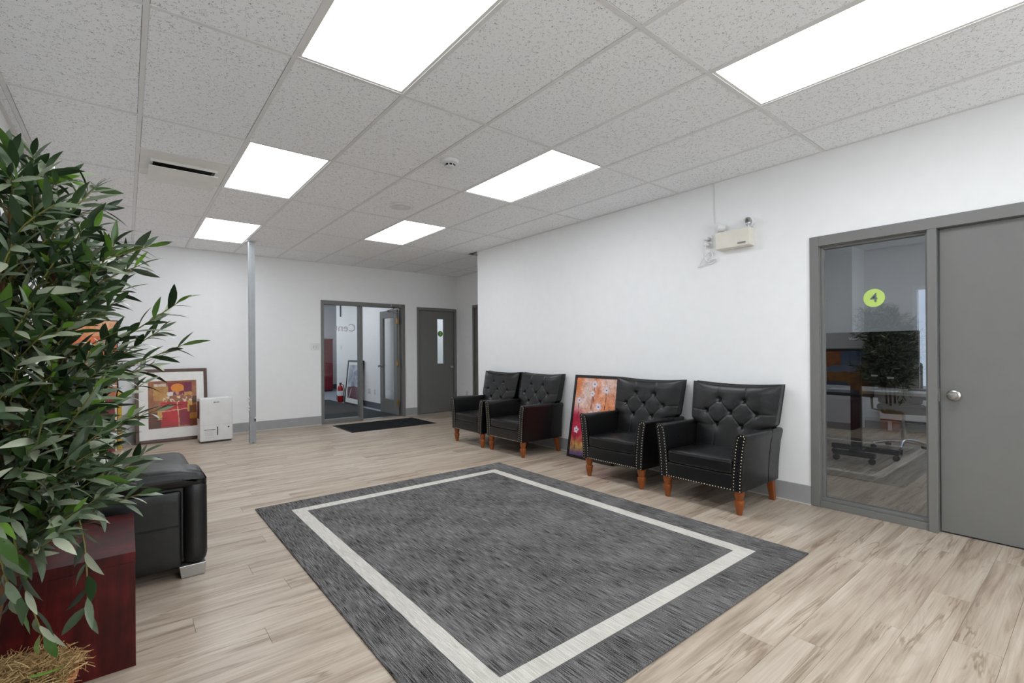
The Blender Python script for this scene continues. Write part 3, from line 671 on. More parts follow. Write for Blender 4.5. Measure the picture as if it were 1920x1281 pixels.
# ------------------------------------------------------------------ armchairs
def arm_section(side):
    # outline in (y, z), outer side flares outwards to the top
    out = [(.342, .18), (.345, .28), (.354, .40), (.365, .50), (.376, .56), (.381, .585), (.380, .60), (.372, .611), (.357, .613), (.338, .612), (.322, .606), (.313, .592), (.306, .56), (.294, .48), (.284, .38), (.276, .28), (.273, .18)]
    return [(side*a, b) for a, b in out]
BTN = [(-.108, .80), (.108, .80), (-.215, .695), (0, .695), (.215, .695), (-.108, .585), (.108, .585)]
SEG = [(0, 2), (0, 3), (1, 3), (1, 4), (2, 5), (3, 5), (3, 6), (4, 6)]
def seg_d(p, a, b):
    ax, ay = a; bx, by = b; t_ = max(0, min(1, ((p[0]-ax)*(bx-ax)+(p[1]-ay)*(by-ay))/((bx-ax)**2+(by-ay)**2))); return math.hypot(p[0]-ax-t_*(bx-ax), p[1]-ay-t_*(by-ay))
def back_w(z): 
    if z < .58: return .300
    if z < .64: return .300+.062*math.sin((z-.58)/.06*math.pi/2)
    return .362+.022*(z-.64)/.29
def back_front(y, z):
    base = .395+.16*(z-.30)/.63           # front plane leans back
    e = 1-min(1, abs(y)/back_w(z)); puff = .035*(1-(1-e)**4)
    if z > .86: puff *= max(0, 1-((z-.86)/.075)**2)**.5
    d = 0
    for by, bz in BTN: d += .017*math.exp(-((y-by)**2+(z-bz)**2)/(2*.013**2)) + .006*math.exp(-((y-by)**2+(z-bz)**2)/(2*.034**2))
    for i, j in SEG: d += .0040*math.exp(-(seg_d((y, z), BTN[i], BTN[j])/.005)**2)
    for by, bz in BTN[:2]: d += .0035*math.exp(-(seg_d((y, z), (by, bz), (by*1.15, .92))/.005)**2)
    for by, bz in BTN[5:]: d += .0035*math.exp(-(seg_d((y, z), (by, bz), (by*1.05, .40))/.005)**2)
    for (by, bz), s_ in ((BTN[2], -1), (BTN[4], 1)): d += .003*math.exp(-(seg_d((y, z), (by, bz), (s_*.36, bz+.01))/.005)**2)
    return base - puff + d
def dome(m, c, r, ax, n=6):
    # small nail head facing -X
    x, y, z = c; vs = [(x-r*.6, y, z)]+[(x, y+r*math.cos(2*math.pi*k/n), z+r*math.sin(2*math.pi*k/n)) for k in range(n)]
    m.add(vs, [(0, 1+(k+1) % n, 1+k) for k in range(n)])
def make_armchair():
    t_ = thing('armchair', '', 'armchair')
    # base with apron
    MB().rbox((.275, 0, .24), (.305, .285, .062), .012, 4).build('seat_base', 'leather_black', t_, smooth=40)
    MB().rbox((-.035, 0, .243), (.012, .278, .060), .008, 6, lambda p: (p.x-.006*(1-(p.y/.28)**2), p.y, p.z)).build('front_apron', 'leather_black', t_, smooth=40)
    def cush(p):
        b = (1-(p.y/.275)**2)*(1-(p.x/.25)**2) if abs(p.y) < .275 and abs(p.x) < .25 else 0
        return (p.x-(.012*(1-(p.y/.275)**2) if p.x < -.2 else 0), p.y, p.z+(.022*b if p.z > 0 else -.004*(1-b)))
    MB().rbox((.195, 0, .357), (.245, .276, .05), .022, 12, cush).build('seat_cushion', 'leather_black', t_, smooth=50)
    pipe = [(-.05-.012*(1-(y/.276)**2)+.006, y, .40) for y in [(-.262+.0524*i) for i in range(11)]]
    MB().tube(pipe, .004, 6).build('cushion_piping', 'leather_black', t_, smooth=True)
    # arms
    for s_ in (-1, 1):
        sec = arm_section(s_)
        m = MB(); n = len(sec); xs_ = [-.035, .05, .15, .25, .35, .45, .52, .585]
        vs = [(x, a, b-(.012*((x+.035)/.62) if b > .5 else 0)) for x in xs_ for a, b in sec]
        fs = [(i*n+k, i*n+(k+1) % n, (i+1)*n+(k+1) % n, (i+1)*n+k) for i in range(len(xs_)-1) for k in range(n)]+[tuple(range(n))[::-1], tuple((len(xs_)-1)*n+k for k in range(n))]
        a_ = m.add(vs, fs).build('arm', 'leather_black', t_, smooth=50)
        # side seam
        MB().tube([(.40, s_*(y+.0005), z) for y, z in [(abs(q[0]), q[1]) for q in sec[:8]]], .0022, 5).build('arm_seam', 'leather_black', a_)
        cx = sum(q[0] for q in sec)/n
        ins = [(q[0]+(cx-q[0])*.10, q[1]) for q in sec]
        MB().prism(ins, -.047, -.034, 'X').build('arm_front_panel', 'leather_black', a_, bevel=.004)
        rim = [(-.046, q[0], q[1]) for q in sec]; MB().tube(rim, .0045, 6).build('arm_welt', 'leather_black', a_, smooth=True)
        nl = MB()
        def along(pl, step, m_):
            acc = 0
            for p, q in zip(pl, pl[1:]):
                L = math.hypot(q[0]-p[0], q[1]-p[1]); d = (step-acc) if acc else 0
                while d < L: dome(m_, (-.047, p[0]+(q[0]-p[0])*d/L, p[1]+(q[1]-p[1])*d/L), .0046, 0); d += step
                acc = L-(d-step)
        out = [(q[0]-s_*.011, q[1]+.006) for q in sec[:6]]+[(q[0]-s_*.01, q[1]-.012) for q in sec[6:9]]
        inn = [(q[0]+s_*.010, q[1]-.010 if q[1] > .59 else q[1]+.006) for q in sec[9:]]
        along(out+inn, .0235, nl); nl.build('nailhead_trim', 'nail_metal', a_)
    nl = MB()
    for i in range(24): dome(nl, (-.048-.006*(1-((-.26+.52*i/23)/.28)**2), -.26+.52*i/23, .19), .0046, 0)
    nl.build('nailhead_trim', 'nail_metal', t_)
    # backrest
    NU, NV = 112, 100; vs, fs = [], []
    for j in range(NV+1):
        z = .30+.635*j/NV; wv = back_w(z)
        for i in range(NU+1):
            u = -1+2*i/NU; y = u*wv; zz = z+(.018*(abs(u)**2)-.006)*(max(0, (z-.7)/.23))
            vs.append((back_front(y, z), y, zz))
    off = len(vs)
    for j in range(NV+1):
        z = .30+.635*j/NV; wv = back_w(z)
        for i in range(NU+1):
            u = -1+2*i/NU; zz = z+(.018*(abs(u)**2)-.006)*(max(0, (z-.7)/.23)); vs.append((.50+.12*(z-.30)/.63, u*wv, zz))
    W_ = NU+1
    for j in range(NV):
        for i in range(NU):
            q = (j*W_+i, (j+1)*W_+i, (j+1)*W_+i+1, j*W_+i+1); fs.append(q); fs.append(tuple(off+k for k in q[::-1]))
    for j in range(NV):
        for i in (0, NU): fs.append((j*W_+i, (j+1)*W_+i, off+(j+1)*W_+i, off+j*W_+i))
    for i in range(NU):
        for j in (0, NV): fs.append((j*W_+i, j*W_+i+1, off+j*W_+i+1, off+j*W_+i))
    bk = MB().add(vs, fs).build('backrest', 'leather_black', t_, smooth=60)
    for xo in (0, 1):
        ed = []
        for z in [.60+.335*k/12 for k in range(13)]: ed.append((1, z))
        pl = [(-u*back_w(z), z) for u, z in ed]+[((-1+2*k/20)*back_w(.935), .935) for k in range(1, 20)]+[(u*back_w(z), z) for u, z in reversed(ed)]
        def P(y, z):
            u = y/back_w(z); zz = z+(.018*u*u-.006)*max(0, (z-.7)/.23)
            return ((.50+.12*(z-.30)/.63) if xo else back_front(y, z)+.004, y, zz)
        MB().tube([P(y, z) for y, z in pl], .0045, 6).build('back_welt', 'leather_black', bk, smooth=True)
    for by, bz in BTN:
        MB().lathe([(.001, -.012), (.006, -.011), (.010, -.006), (.0115, 0), (.006, .006), (.001, .008)], (back_front(by, bz)-.004, by, bz), 10, 'X').build('button', 'leather_black', bk, smooth=True)
    # legs
    prof = [(.001, .18), (.036, .18), (.037, .165), (.034, .14), (.027, .118), (.026, .112), (.035, .106), (.037, .096), (.036, .084), (.031, .060), (.024, .028), (.020, .006), (.018, 0), (.001, 0)]
    for s_ in (-1, 1):
        MB().lathe(prof[::-1], (0, s_*.305, 0), 18).build('leg', 'leg_wood', t_, smooth=40)
        m = MB(); a, b = .026, .019; y = s_*.305
        m.add([(.515-b+.055, y-b, 0), (.515+b+.055, y-b, 0), (.515+b+.055, y+b, 0), (.515-b+.055, y+b, 0), (.525-a, y-a, .18), (.525+a, y-a, .18), (.525+a, y+a, .18), (.525-a, y+a, .18)],
              [(0, 3, 2, 1), (4, 5, 6, 7), (0, 1, 5, 4), (1, 2, 6, 5), (2, 3, 7, 6), (3, 0, 4, 7)]).build('leg', 'leg_wood', t_, bevel=.004)
    return t_
ch = make_armchair()
spots = [(3.572, 2.047, 'black leather button-tufted armchair nearest the grey door and side window'),
         (3.568, 2.922, 'black leather button-tufted armchair just right of the poppy painting, partly covering it'),
         (3.578, 4.566, 'black leather button-tufted armchair just left of the poppy painting'),
         (3.555, 5.345, 'black leather button-tufted armchair farthest from the camera, at the alcove corner')]
for i, (x, y, lb_) in enumerate(spots):
    o = ch if i == 0 else copy_tree(ch)
    o.location = (x, y, 0); o['label'] = lb_; o['group'] = 'tufted armchairs along the right wall'; o.rotation_euler = (0, 0, rad((0, .8, 0, 0)[i]))

# ------------------------------------------------------------------ sofa
sf = thing('sofa', 'black leather sofa with square stitched arm against the left wall', 'sofa', (0, 0, 0))
AY = 3.2
MB().rbox((-.10, AY+.135, .325), (.445, .105, .265), .05, 10).build('arm', 'leather_sofa', sf, smooth=50)
MB().rbox((-.10, AY+.115, .548), (.455, .125, .055), .048, 10, lambda p: (p.x, p.y, p.z-(.05*((p.x-.30)/.155)**2 if p.x > .30 else 0)*(1 if p.z > 0 else .3))).build('arm_top_roll', 'leather_sofa', sf, smooth=50)
MB().rbox((.298, AY+.115, .30), (.058, .125, .235), .048, 8).build('arm_front_roll', 'leather_sofa', sf, smooth=50)
sp_ = MB().rbox((-.155, AY+.035, .27), (.39, .022, .215), .020, 10).build('arm_side_panel', 'leather_sofa', sf, smooth=50)
MB().tube([(-.53, AY+.0125, .295), (.23, AY+.0125, .295)], .0016, 5).tube([(-.53, AY+.0125, .289), (.23, AY+.0125, .289)], .0016, 5).build('stitching', 'leather_black', sp_)
MB().tube([(-.185, AY+.0125, .298), (-.185, AY+.0125, .47)], .002, 5).tube([(-.170, AY+.0125, .298), (-.170, AY+.0125, .47)], .002, 5).build('stitching', 'leather_black', sp_)
MB().tube([(-.5, AY+.004, .565), (.25, AY+.004, .565), (.33, AY+.01, .53)], .002, 5).build('stitching', 'leather_black', sf)
def seatf(p):
    z = p.z
    if z > 0: z += .016*math.cos(p.x*4.2)*math.cos(p.y*2.6) - .022*math.exp(-((p.y+.16)/.012)**2) - .010*math.exp(-((p.x-.12)**2+(p.y+.42)**2)/.002)-.010*math.exp(-((p.x-.12)**2+(p.y-.1)**2)/.002)
    return (p.x, p.y, z)
MB().rbox((.03, AY+.76, .40), (.32, .52, .095), .075, 36, seatf).build('seat_cushion', 'leather_sofa', sf, smooth=60)
MB().rbox((-.1, AY+.76, .19), (.44, .52, .13), .03, 6).build('seat_base', 'leather_sofa', sf, smooth=50)
MB().rbox((-.44, AY+.63, .50), (.13, .64, .36), .07, 10).build('backrest', 'leather_sofa', sf, smooth=50)
for x, y in ((.285, AY+.06), (.285, AY+1.2), (-.49, AY+.06), (-.49, AY+1.2)):
    MB().add([(x-.055, y-.055, 0), (x+.055, y-.055, 0), (x+.055, y+.055, 0), (x-.055, y+.055, 0), (x-.065, y-.06, .068), (x+.062, y-.06, .068), (x+.062, y+.055, .068), (x-.065, y+.055, .068)], [(0, 3, 2, 1), (4, 5, 6, 7), (0, 1, 5, 4), (1, 2, 6, 5), (2, 3, 7, 6), (3, 0, 4, 7)]).build('foot', 'silver_foot', sf, bevel=.003)
pl = MB().rbox((0, 0, 0), (.06, .17, .15), .05, 8, lambda p: (p.x*(1-.75*max(abs(p.y)/.17, abs(p.z)/.15)**3), p.y, p.z)).build('throw_pillow', 'pillow_silver', smooth=60)
pl.location = (-.20, AY+.75, .655); pl.rotation_euler = (0, rad(-14), rad(8)); tag(pl, 'silver grey throw pillow on the black sofa behind the olive leaves', 'pillow')

# ------------------------------------------------------------------ cube table
ct = thing('cube_table', 'dark cherry red cube side table beside the sofa', 'side table', (-.275, 2.735, 0))
hx, hy = .30, .30
MB().box(-hx, hx, -hy, hy, .415, .455).build('top', 'mahogany', ct, bevel=.0015)
MB().box(-hx+.001, hx-.001, -hy+.002, -hy+.022, .0, .4145).build('front_panel', 'mahogany', ct, bevel=.001); MB().box(-hx+.001, hx-.001, hy-.022, hy-.002, .0, .4145).build('back_panel', 'mahogany', ct, bevel=.001)
for s_ in (-1, 1): MB().box(s_*(hx-.002), s_*(hx-.022), -hy+.022, hy-.022, 0, .4145).build('side_panel', 'mahogany', ct)

# ------------------------------------------------------------------ dehumidifier, pole
dh = thing('dehumidifier', 'white dehumidifier on the floor in front of the abstract picture', 'dehumidifier', (.98, 7.70, 0), rad(3))
b_ = MB().rbox((0, .10, .32), (.198, .025, .298), .014, 6).build('front_cover', 'white_plastic', dh, smooth=40)
MB().rbox((0, .215, .32), (.193, .10, .293), .02, 6).build('body', 'white_plastic', dh, smooth=40)
MB().box(-.196, -.1925, .125, .132, .06, .58).box(.1925, .196, .125, .132, .06, .58).build('side_gap', 'dark_gap', dh)
MB().box(-.1945, -.19, .15, .30, .33, .57).build('intake_grille', 'dark_plastic', dh)
MB().box(-.19, .19, .0742, .0756, .245, .2475).build('panel_seam', 'print_light', dh)
MB().rbox((.012, .075, .155), (.006, .002, .058), .0018, 3).build('water_window', 'dark_plastic', dh)
MB().lathe([(.001, 0), (.011, 0), (.011, .002), (.001, .002)], (.145, .0735, .20), 14, 'Y').build('indicator', 'dark_plastic', dh)
MB().box(-.034, -.016, .0742, .0756, .546, .562).box(-.014, .010, .0742, .0756, .550, .560).box(.012, .034, .0742, .0756, .550, .563).build('brand_mark', 'plate_grey', dh)
pm = MB().box(-.15, -.015, .0738, .075, .176, .184)
pm.build('label_heading', 'print_grey', dh)
pm = MB()
for i in range(8): pm.box(-.145, -.02-.012*(i % 3), .0738, .075, .166-.0095*i, .1685-.0095*i)
for i in range(4): pm.box(-.13+.028*i, -.118+.028*i, .0738, .075, .066, .076)
pm.build('label_print', 'print_light', dh)
MB().box(-.18, .18, .09, .30, 0, .022).build('base', 'dark_plastic', dh)
po = thing('steel_pole', 'galvanised steel service pole from floor to ceiling', 'pole', (1.348, 7.375, 0))
c_ = .036; th_ = .003; m = MB()
m.box(-c_, c_, -c_, -c_+th_, 0, ZC).box(-c_, -c_+th_, -c_+th_, c_, 0, ZC).box(c_-th_, c_, -c_+th_, c_, 0, ZC).box(-c_, -.012, c_-th_, c_, 0, ZC).box(.012, c_, c_-th_, c_, 0, ZC)
m.build('channel', 'galvanised', po)
MB().box(-.004, .004, -c_-.0015, -c_+.001, .002, ZC).build('rib', 'galvanised', po)
MB().box(-.06, .06, -.06, .06, ZC-.006, ZC).build('ceiling_trim', 'white_metal', po)
MB().box(-.008, .008, -c_-.001, -c_+.002, 0, .02).build('cable_notch', 'dark_gap', po)
MB().box(.018, .034, -c_-.012, -c_, .30, .335).build('latch', 'dark_plastic', po); MB().box(.022, .036, -c_-.014, -c_, .335, .36).build('latch_tab', 'white_plastic', po)
for z in (.46, .50, .58, .62): MB().rbox((-c_-.012, -.01, z), (.012, .018, .014), .005, 2).build('receptacle', 'white_plastic', po)

# ------------------------------------------------------------------ emergency light on the right wall
em = thing('emergency_light', 'cream emergency light box with two round lamps high on the right wall', 'emergency light', (XR, 2.068, 2.21))
bx = MB().add([(-.10, -.153, .074), (-.10, .153, .074), (-.088, .153, -.075), (-.088, -.153, -.075), (0, -.153, .076), (0, .153, .076), (0, .153, -.078), (0, -.153, -.078)], [(0, 1, 2, 3), (4, 7, 6, 5), (0, 4, 5, 1), (3, 2, 6, 7), (0, 3, 7, 4), (1, 5, 6, 2)]).build('housing', 'offwhite_plastic', em, bevel=.006)
MB().box(-.096, -.0875, -.118, -.05, -.056, -.042).build('name_plate', 'plate_grey', bx)
for s_, yaw, tl in ((-1, 14, -12), (1, 70, 8)):
    lp = MB().lathe([(.001, .05), (.022, .05), (.036, .03), (.041, 0), (.045, -.004), (.045, -.012), (.040, -.013), (.036, -.004), (.026, .018), (.012, .028), (.001, .030)], (0, 0, 0), 22, 'X').xf(Matrix.Rotation(rad(-yaw), 4, 'Z') @ Matrix.Rotation(rad(tl), 4, 'Y')).build('lamp_head', 'white_plastic', em, smooth=35)
    lp.location = (-.055, s_*.13, .125)
    MB().lathe([(.001, .012), (.012, .012), (.034, -.002), (.034, -.004), (.012, .008), (.001, .009)], (0, 0, 0), 18, 'X').xf(Matrix.Rotation(rad(-yaw), 4, 'Z') @ Matrix.Rotation(rad(tl), 4, 'Y')).build('reflector', 'chrome', lp, smooth=True)
    MB().tube([(-.05, s_*.13, .07), (-.05, s_*.13, .10)], .012, 8).build('lamp_neck', 'white_plastic', em)
ou = plate('wall_outlet', 'white outlet with a plug beside the emergency light', (XR, 2.325, 2.235), rad(-90), 1, 'outlet')
cd_ = thing('power_cord', 'white plug and tangled cord hanging beside the emergency light', 'cord', (XR, 2.335, 2.19))
MB().rbox((-.035, 0, .02), (.028, .018, .016), .008, 3).build('plug', 'white_plastic', cd_, smooth=40)
MB().rbox((-.03, .0, .075), (.022, .02, .016), .007, 3).build('plug', 'white_plastic', cd_, smooth=40)
pts = [(-.05, 0, .01), (-.055, .01, -.05), (-.03, .02, -.11), (-.02, -.02, -.14), (-.03, -.05, -.09), (-.02, -.03, -.05), (-.03, .03, -.10), (-.02, .075, -.155), (-.025, .09, -.17), (-.02, .05, -.165), (-.02, 0, -.13), (-.03, -.06, -.125), (-.02, -.085, -.12), (-.02, -.04, -.155), (-.02, -.0, -.15)]
sm = []
for i in range(len(pts)-1):
    p0, p1, p2, p3 = (Vector(pts[max(0, min(len(pts)-1, k))]) for k in (i-1, i, i+1, i+2))
    for j in range(6):
        s_ = j/6; sm.append(.5*((2*p1)+(p2-p0)*s_+(2*p0-5*p1+4*p2-p3)*s_*s_+(3*p1-p0-3*p2+p3)*s_**3))
MB().tube(sm, .0058, 6).build('cord', 'white_plastic', cd_, smooth=True)
wv = MB().tube([(XR-.005, 2.272, ZC), (XR-.005, 2.268, 2.39)], .003, 6).build('wire', 'white_plastic'); tag(wv, 'thin white wire from the ceiling down to the emergency light', 'wire')

# ------------------------------------------------------------------ ceiling devices
sd = thing('smoke_detector', 'white smoke detector on the ceiling between two lit panels', 'smoke detector', (2.03, 3.30, ZC))
MB().lathe([(.001, 0), (.070, 0), (.070, -.012), (.062, -.022), (.055, -.024), (.040, -.028), (.040, -.050), (.030, -.056), (.001, -.058)], (0, 0, 0), 28).build('housing', 'white_plastic', sd, smooth=30)
v_ = MB()
for k in range(8):
    a = 2*math.pi*(k+.5)/8; m2 = MB().box(.0385, .0412, -.011, .011, -.046, -.032).xf(Matrix.Rotation(a, 4, 'Z')); v_.add(m2.v, m2.f)
v_.build('vents', 'dark_gap', sd)
sp2 = thing('ceiling_speaker', 'low round white disc on the ceiling beyond the smoke detector', 'ceiling disc', (2.255, 4.655, ZC))
MB().lathe([(.001, 0), (.115, 0), (.115, -.005), (.108, -.011), (.06, -.014), (.035, -.014), (.03, -.018), (.001, -.019)], (0, 0, 0), 36).build('cover', 'white_plastic', sp2, smooth=30)
xa, xb, ya, yb = diff_cell
df = thing('air_diffuser', 'white slot air diffuser in the ceiling left of the lit panel', 'air diffuser', ((xa+xb)/2, (ya+yb)/2, ZC))
hw, hd = (xb-xa)/2-.014, (yb-ya)/2-.014
fr_ = MB()
for b in ((-hw, hw, -hd, -.13), (-hw, hw, .26, hd), (-hw, -.21, -.13, .26), (.21, hw, -.13, .26)): fr_.box(*b, .001, .006)
fr_.build('face_plate', 'white_metal', df)
nk = MB()
for b in ((-.225, -.21, -.14, .27), (.21, .225, -.14, .27), (-.21, .21, .255, .27), (-.21, .21, -.14, -.132)): nk.box(*b, -.02, .05)
nk.build('neck', 'white_metal', df)
MB().box(-.21, .21, -.13, .255, .04, .045).build('duct', 'dark_gap', df)
MB().add([(-.235, -.10, -.045), (.235, -.10, -.045), (.235, .29, -.055), (-.235, .29, -.055), (-.235, -.10, -.040), (.235, -.10, -.040), (.235, .29, -.050), (-.235, .29, -.050)], [(0, 3, 2, 1), (4, 5, 6, 7), (0, 1, 5, 4), (1, 2, 6, 5), (2, 3, 7, 6), (3, 0, 4, 7)]).build('deflector', 'white_metal', df)
MB().box(-.005, .005, .16, .22, -.046, .04).build('hanger', 'white_metal', df)

# ------------------------------------------------------------------ office behind the side window
OX, OZ = 9.03, ZC
wz0, wz1, wy0, wy1 = .63, 2.14, .35, 1.815
wall('wall_office', 'grey blue office walls seen through the side window', [(OX, OX+.15, -1.6, wy0, 0, OZ+.1), (OX, OX+.15, wy1, 4.1, 0, OZ+.1), (OX, OX+.15, wy0, wy1, 0, wz0), (OX, OX+.15, wy0, wy1, wz1, OZ+.1),
     (8.475, OX, 2.41, 4.1, 0, OZ+.1), (XR+WT, OX, 4.0, 4.1, 0, OZ+.1), (XR+WT, 5.4, -1.6, -1.5, 0, OZ+.1), (8.4, OX, -1.6, -1.5, 0, OZ+.1), (5.4, 8.4, -1.6, -1.5, 0, .7), (5.4, 8.4, -1.6, -1.5, 2.3, OZ+.1)], 'office_paint')
w5 = struct(frame_mb(3.0, 1.6, .25, -.04, .04).build('window_5', 'exterior_white'), 'wide unseen window added to the office side wall for daylight'); w5.location = (6.9, -1.55, .7); MB().box(-1.46, 1.46, 0, .006, .04, 1.56).build('pane', 'clear_glass', w5)  # unseen window added to bring daylight into the office
of = struct(MB().box(XR+WT+.01, OX, -1.6, 4.05, -.05, -.008).build('floor_office', 'gap_brown'), 'wood-look plank floor of the office')
om = MB(); y = -1.5
while y < 4.0:
    x = XR+.05-R.uniform(0, PL)
    while x < OX:
        a, b = max(x, XR+.05), min(x+PL, OX)
        if b-a > .02: q = plank_mb(a, b, y, min(y+PW, 4.0)); om.add(q.v, q.f)
        x += PL
    y += PW
om.build('plank_field', 'plank', of)['kind'] = 'stuff'
struct(MB().box(XR+WT, OX+.15, -1.6, 4.1, OZ, OZ+.1).build('ceiling_office', 'office_paint'), 'office ceiling')
wf = frame_mb(wy1-wy0, wz1-wz0, .05, -.04, .06); wo = struct(wf.build('window_1', 'exterior_white'), 'white framed office window'); wo.location = (OX+.04, (wy0+wy1)/2, wz0); wo.rotation_euler = (0, 0, rad(-90))
MB().box(-(wy1-wy0)/2+.04, (wy1-wy0)/2-.04, .0, .006, .04, wz1-wz0-.04).build('pane', 'dimming_glass', wo)
struct(MB().box(OX-.012, OX, -1.5, 2.41, .0, .11).box(8.463, 8.475, 2.41, 4.0, 0, .11).build('baseboard_office', 'baseboard_vinyl'), 'grey baseboard in the office')
ht = thing('baseboard_heater', 'long low heater under the office window', 'heater', (OX-.05, .9, 0)); MB().box(-.05, .03, -1.2, 1.3, .14, .30).build('casing', 'office_paint', ht, bevel=.006); MB().box(-.052, -.048, -1.19, 1.29, .145, .165).build('slot', 'dark_plastic', ht); MB().box(-.03, .03, -1.1, -1.06, 0, .14).box(-.03, .03, 1.16, 1.2, 0, .14).build('bracket', 'office_paint', ht)
tv = thing('display_stand', 'large black display on a rolling stand in the office', 'display stand', (6.38, 1.772, 0))
dp = MB().rbox((.03, 0, 1.118), (.03, .538, .302), .008, 3).build('display', 'tv_black', tv, smooth=40); MB().box(-.002, .001, -.40, .40, .86, 1.0).build('rear_cover', 'tv_black', dp)
MB().box(-.006, -.001, -.19, -.13, .93, .955).box(-.006, -.001, -.33, -.27, .91, .93).build('rating_label', 'print_light', dp)
lettering('ViewSonic', .042, 'print_light', dp, (-.001, -.01, 1.345), (rad(90), 0, rad(-90)), 'brand_lettering')
MB().box(-.07, -.01, -.048, .048, .07, 1.2).build('post', 'tv_black', tv, bevel=.004); MB().box(-.012, .0, -.2, .2, .95, 1.25).build('mount_plate', 'tv_black', tv)
for x, y0, y1 in ((-.22, -.22, .17), (.16, -.34, .30)):
    MB().rbox((x, (y0+y1)/2, .095), (.035, (y1-y0)/2, .028), .012, 3).build('foot_bar', 'tv_black', tv, smooth=40)
    for yy in (y0+.03, y1-.03):
        MB().tube([(x-.012, yy, .033), (x+.012, yy, .033)], .033, 14).box(x-.02, x+.02, yy-.01, yy+.01, .03, .07).build('caster', 'dark_plastic', tv)
MB().box(-.2, .15, -.05, .05, .075, .11).build('base_link', 'tv_black', tv)
dk = thing('desk', 'pale topped office desk behind the rolling display', 'desk', (6.98, 1.5, 0))
MB().box(-.35, .35, -1.1, 1.1, .715, .745).build('top', 'desk_top', dk, bevel=.003)
for yy in (-.95, .95):
    MB().box(-.03, .03, yy-.03, yy+.03, .03, .715).build('leg', 'desk_steel', dk); MB().box(-.32, .32, yy-.03, yy+.03, 0, .03).build('foot', 'desk_steel', dk)
MB().box(-.02, .02, -.92, .92, .65, .69).build('rail', 'desk_steel', dk)
for k, (x, y, a, w_, d_, lb_) in enumerate(((6.78, 2.05, 10, .3, .21, 'sheet of paper on the desk at the left of the stand post'), (6.75, 1.62, -15, .28, .2, 'sheet of paper on the desk just right of the stand post'), (6.85, 1.28, 20, .3, .21, 'sheet of paper on the desk near the office window'))):
    o = MB().box(-w_/2, w_/2, -d_/2, d_/2, 0, .004).build('paper_sheet', 'paper'); o.location = (x, y, .7455); o.rotation_euler = (0, 0, rad(a)); tag(o, lb_, 'paper', 'papers on the office desk')
kb = MB().rbox((0, 0, .012), (.07, .2, .012), .006, 3).build('keyboard', 'dark_plastic', smooth=40); kb.location = (7.05, 1.25, .745); tag(kb, 'black keyboard on the office desk', 'keyboard')
oc = thing('task_chair', 'dark swivel office chair with chrome star base under the desk', 'office chair', (7.30, 1.56, 0), rad(20))
MB().rbox((0, 0, .50), (.23, .24, .045), .04, 8).build('seat', 'office_fabric', oc, smooth=50)
MB().rbox((.26, 0, .80), (.035, .22, .26), .035, 6, lambda p: (p.x+.03*(p.y/.22)**2*-1, p.y, p.z)).build('backrest', 'office_fabric', oc, smooth=50)
MB().tube([(.1, 0, .45), (.25, 0, .47), (.28, 0, .6), (.29, 0, .75)], .018, 8).build('back_bracket', 'dark_plastic', oc, smooth=True)
MB().tube([(0, 0, .09), (0, 0, .26)], .028, 12).tube([(0, 0, .26), (0, 0, .46)], .016, 12).build('gas_lift', 'chrome', oc, smooth=40)
for s_ in (-1, 1): MB().tube([(.02, s_*.2, .47), (.02, s_*.3, .49), (.02, s_*.31, .68)], .014, 8).rbox((.0, s_*.31, .695), (.12, .035, .014), .012, 3).build('armrest', 'dark_plastic', oc, smooth=40)
for k in range(5):
    a = 2*math.pi*k/5+.4; ca, sa = math.cos(a), math.sin(a)
    lg = MB().tube([(.02*ca, .02*sa, .115), (.15*ca, .15*sa, .11), (.30*ca, .30*sa, .075)], [.024, .020, .015], 8).build('base_arm', 'chrome', oc, smooth=40)
    MB().tube([(.30*ca-.02*sa, .30*sa+.02*ca, .03), (.30*ca+.02*sa, .30*sa-.02*ca, .03)], .03, 12).build('caster', 'dark_plastic', lg)

# ------------------------------------------------------------------ olive tree
TX, TY = -.268, 2.05
tree = thing('potted_olive_tree', 'tall artificial olive tree in a pot in the left foreground', 'potted tree', (TX, TY, 0))
MB().lathe([(.001, 0), (.10, 0), (.112, .02), (.132, .20), (.138, .235), (.146, .24), (.146, .262), (.136, .262), (.13, .235), (.001, .232)], (0, 0, 0), 32).build('pot', 'pot_terracotta', tree, smooth=35)
MB().lathe([(.001, .288), (.06, .285), (.11, .270), (.13, .25), (.128, .236), (.001, .234)], (0, 0, 0), 24).build('soil', 'wicker_foam', tree, smooth=True)
mo = MB()
for k in range(1700):
    a = R.uniform(0, 6.283); r = .15*math.sqrt(R.random()); z = .292-.026*(r/.15)**2
    p = Vector((r*math.cos(a), r*math.sin(a), z+R.uniform(-.004, .010))); d = Vector((R.uniform(-1, 1), R.uniform(-1, 1), R.uniform(-.15, .5))).normalized(); pts = [p]
    cv = Vector((R.uniform(-1, 1), R.uniform(-1, 1), R.uniform(-.5, .4)))
    for q in range(4): d = (d+cv*.6).normalized(); pts.append(pts[-1]+d*R.uniform(.008, .016)+Vector((0, 0, -.002)))
    mo.tube(pts, .0011, 3, False)
o = mo.build('moss_topping', 'fibre', tree); o['kind'] = 'stuff'
def cpt(px, py, y):            # photo pixel -> point at world depth y, in tree space
    d = _F + _R*((px-960)/F_PX) - _U*((py-CY)/F_PX); s_ = y/d.y; return Vector((d.x*s_-TX, y-TY, HC+d.z*s_))
def smooth_path(pts, n=5):
    out = []
    for i in range(len(pts)-1):
        p0, p1, p2, p3 = (pts[max(0, min(len(pts)-1, k))] for k in (i-1, i, i+1, i+2))
        for j in range(n):
            s_ = j/n; out.append(.5*((2*p1)+(p2-p0)*s_+(2*p0-5*p1+4*p2-p3)*s_*s_+(3*p1-p0-3*p2+p3)*s_**3))
    return out+[pts[-1]]
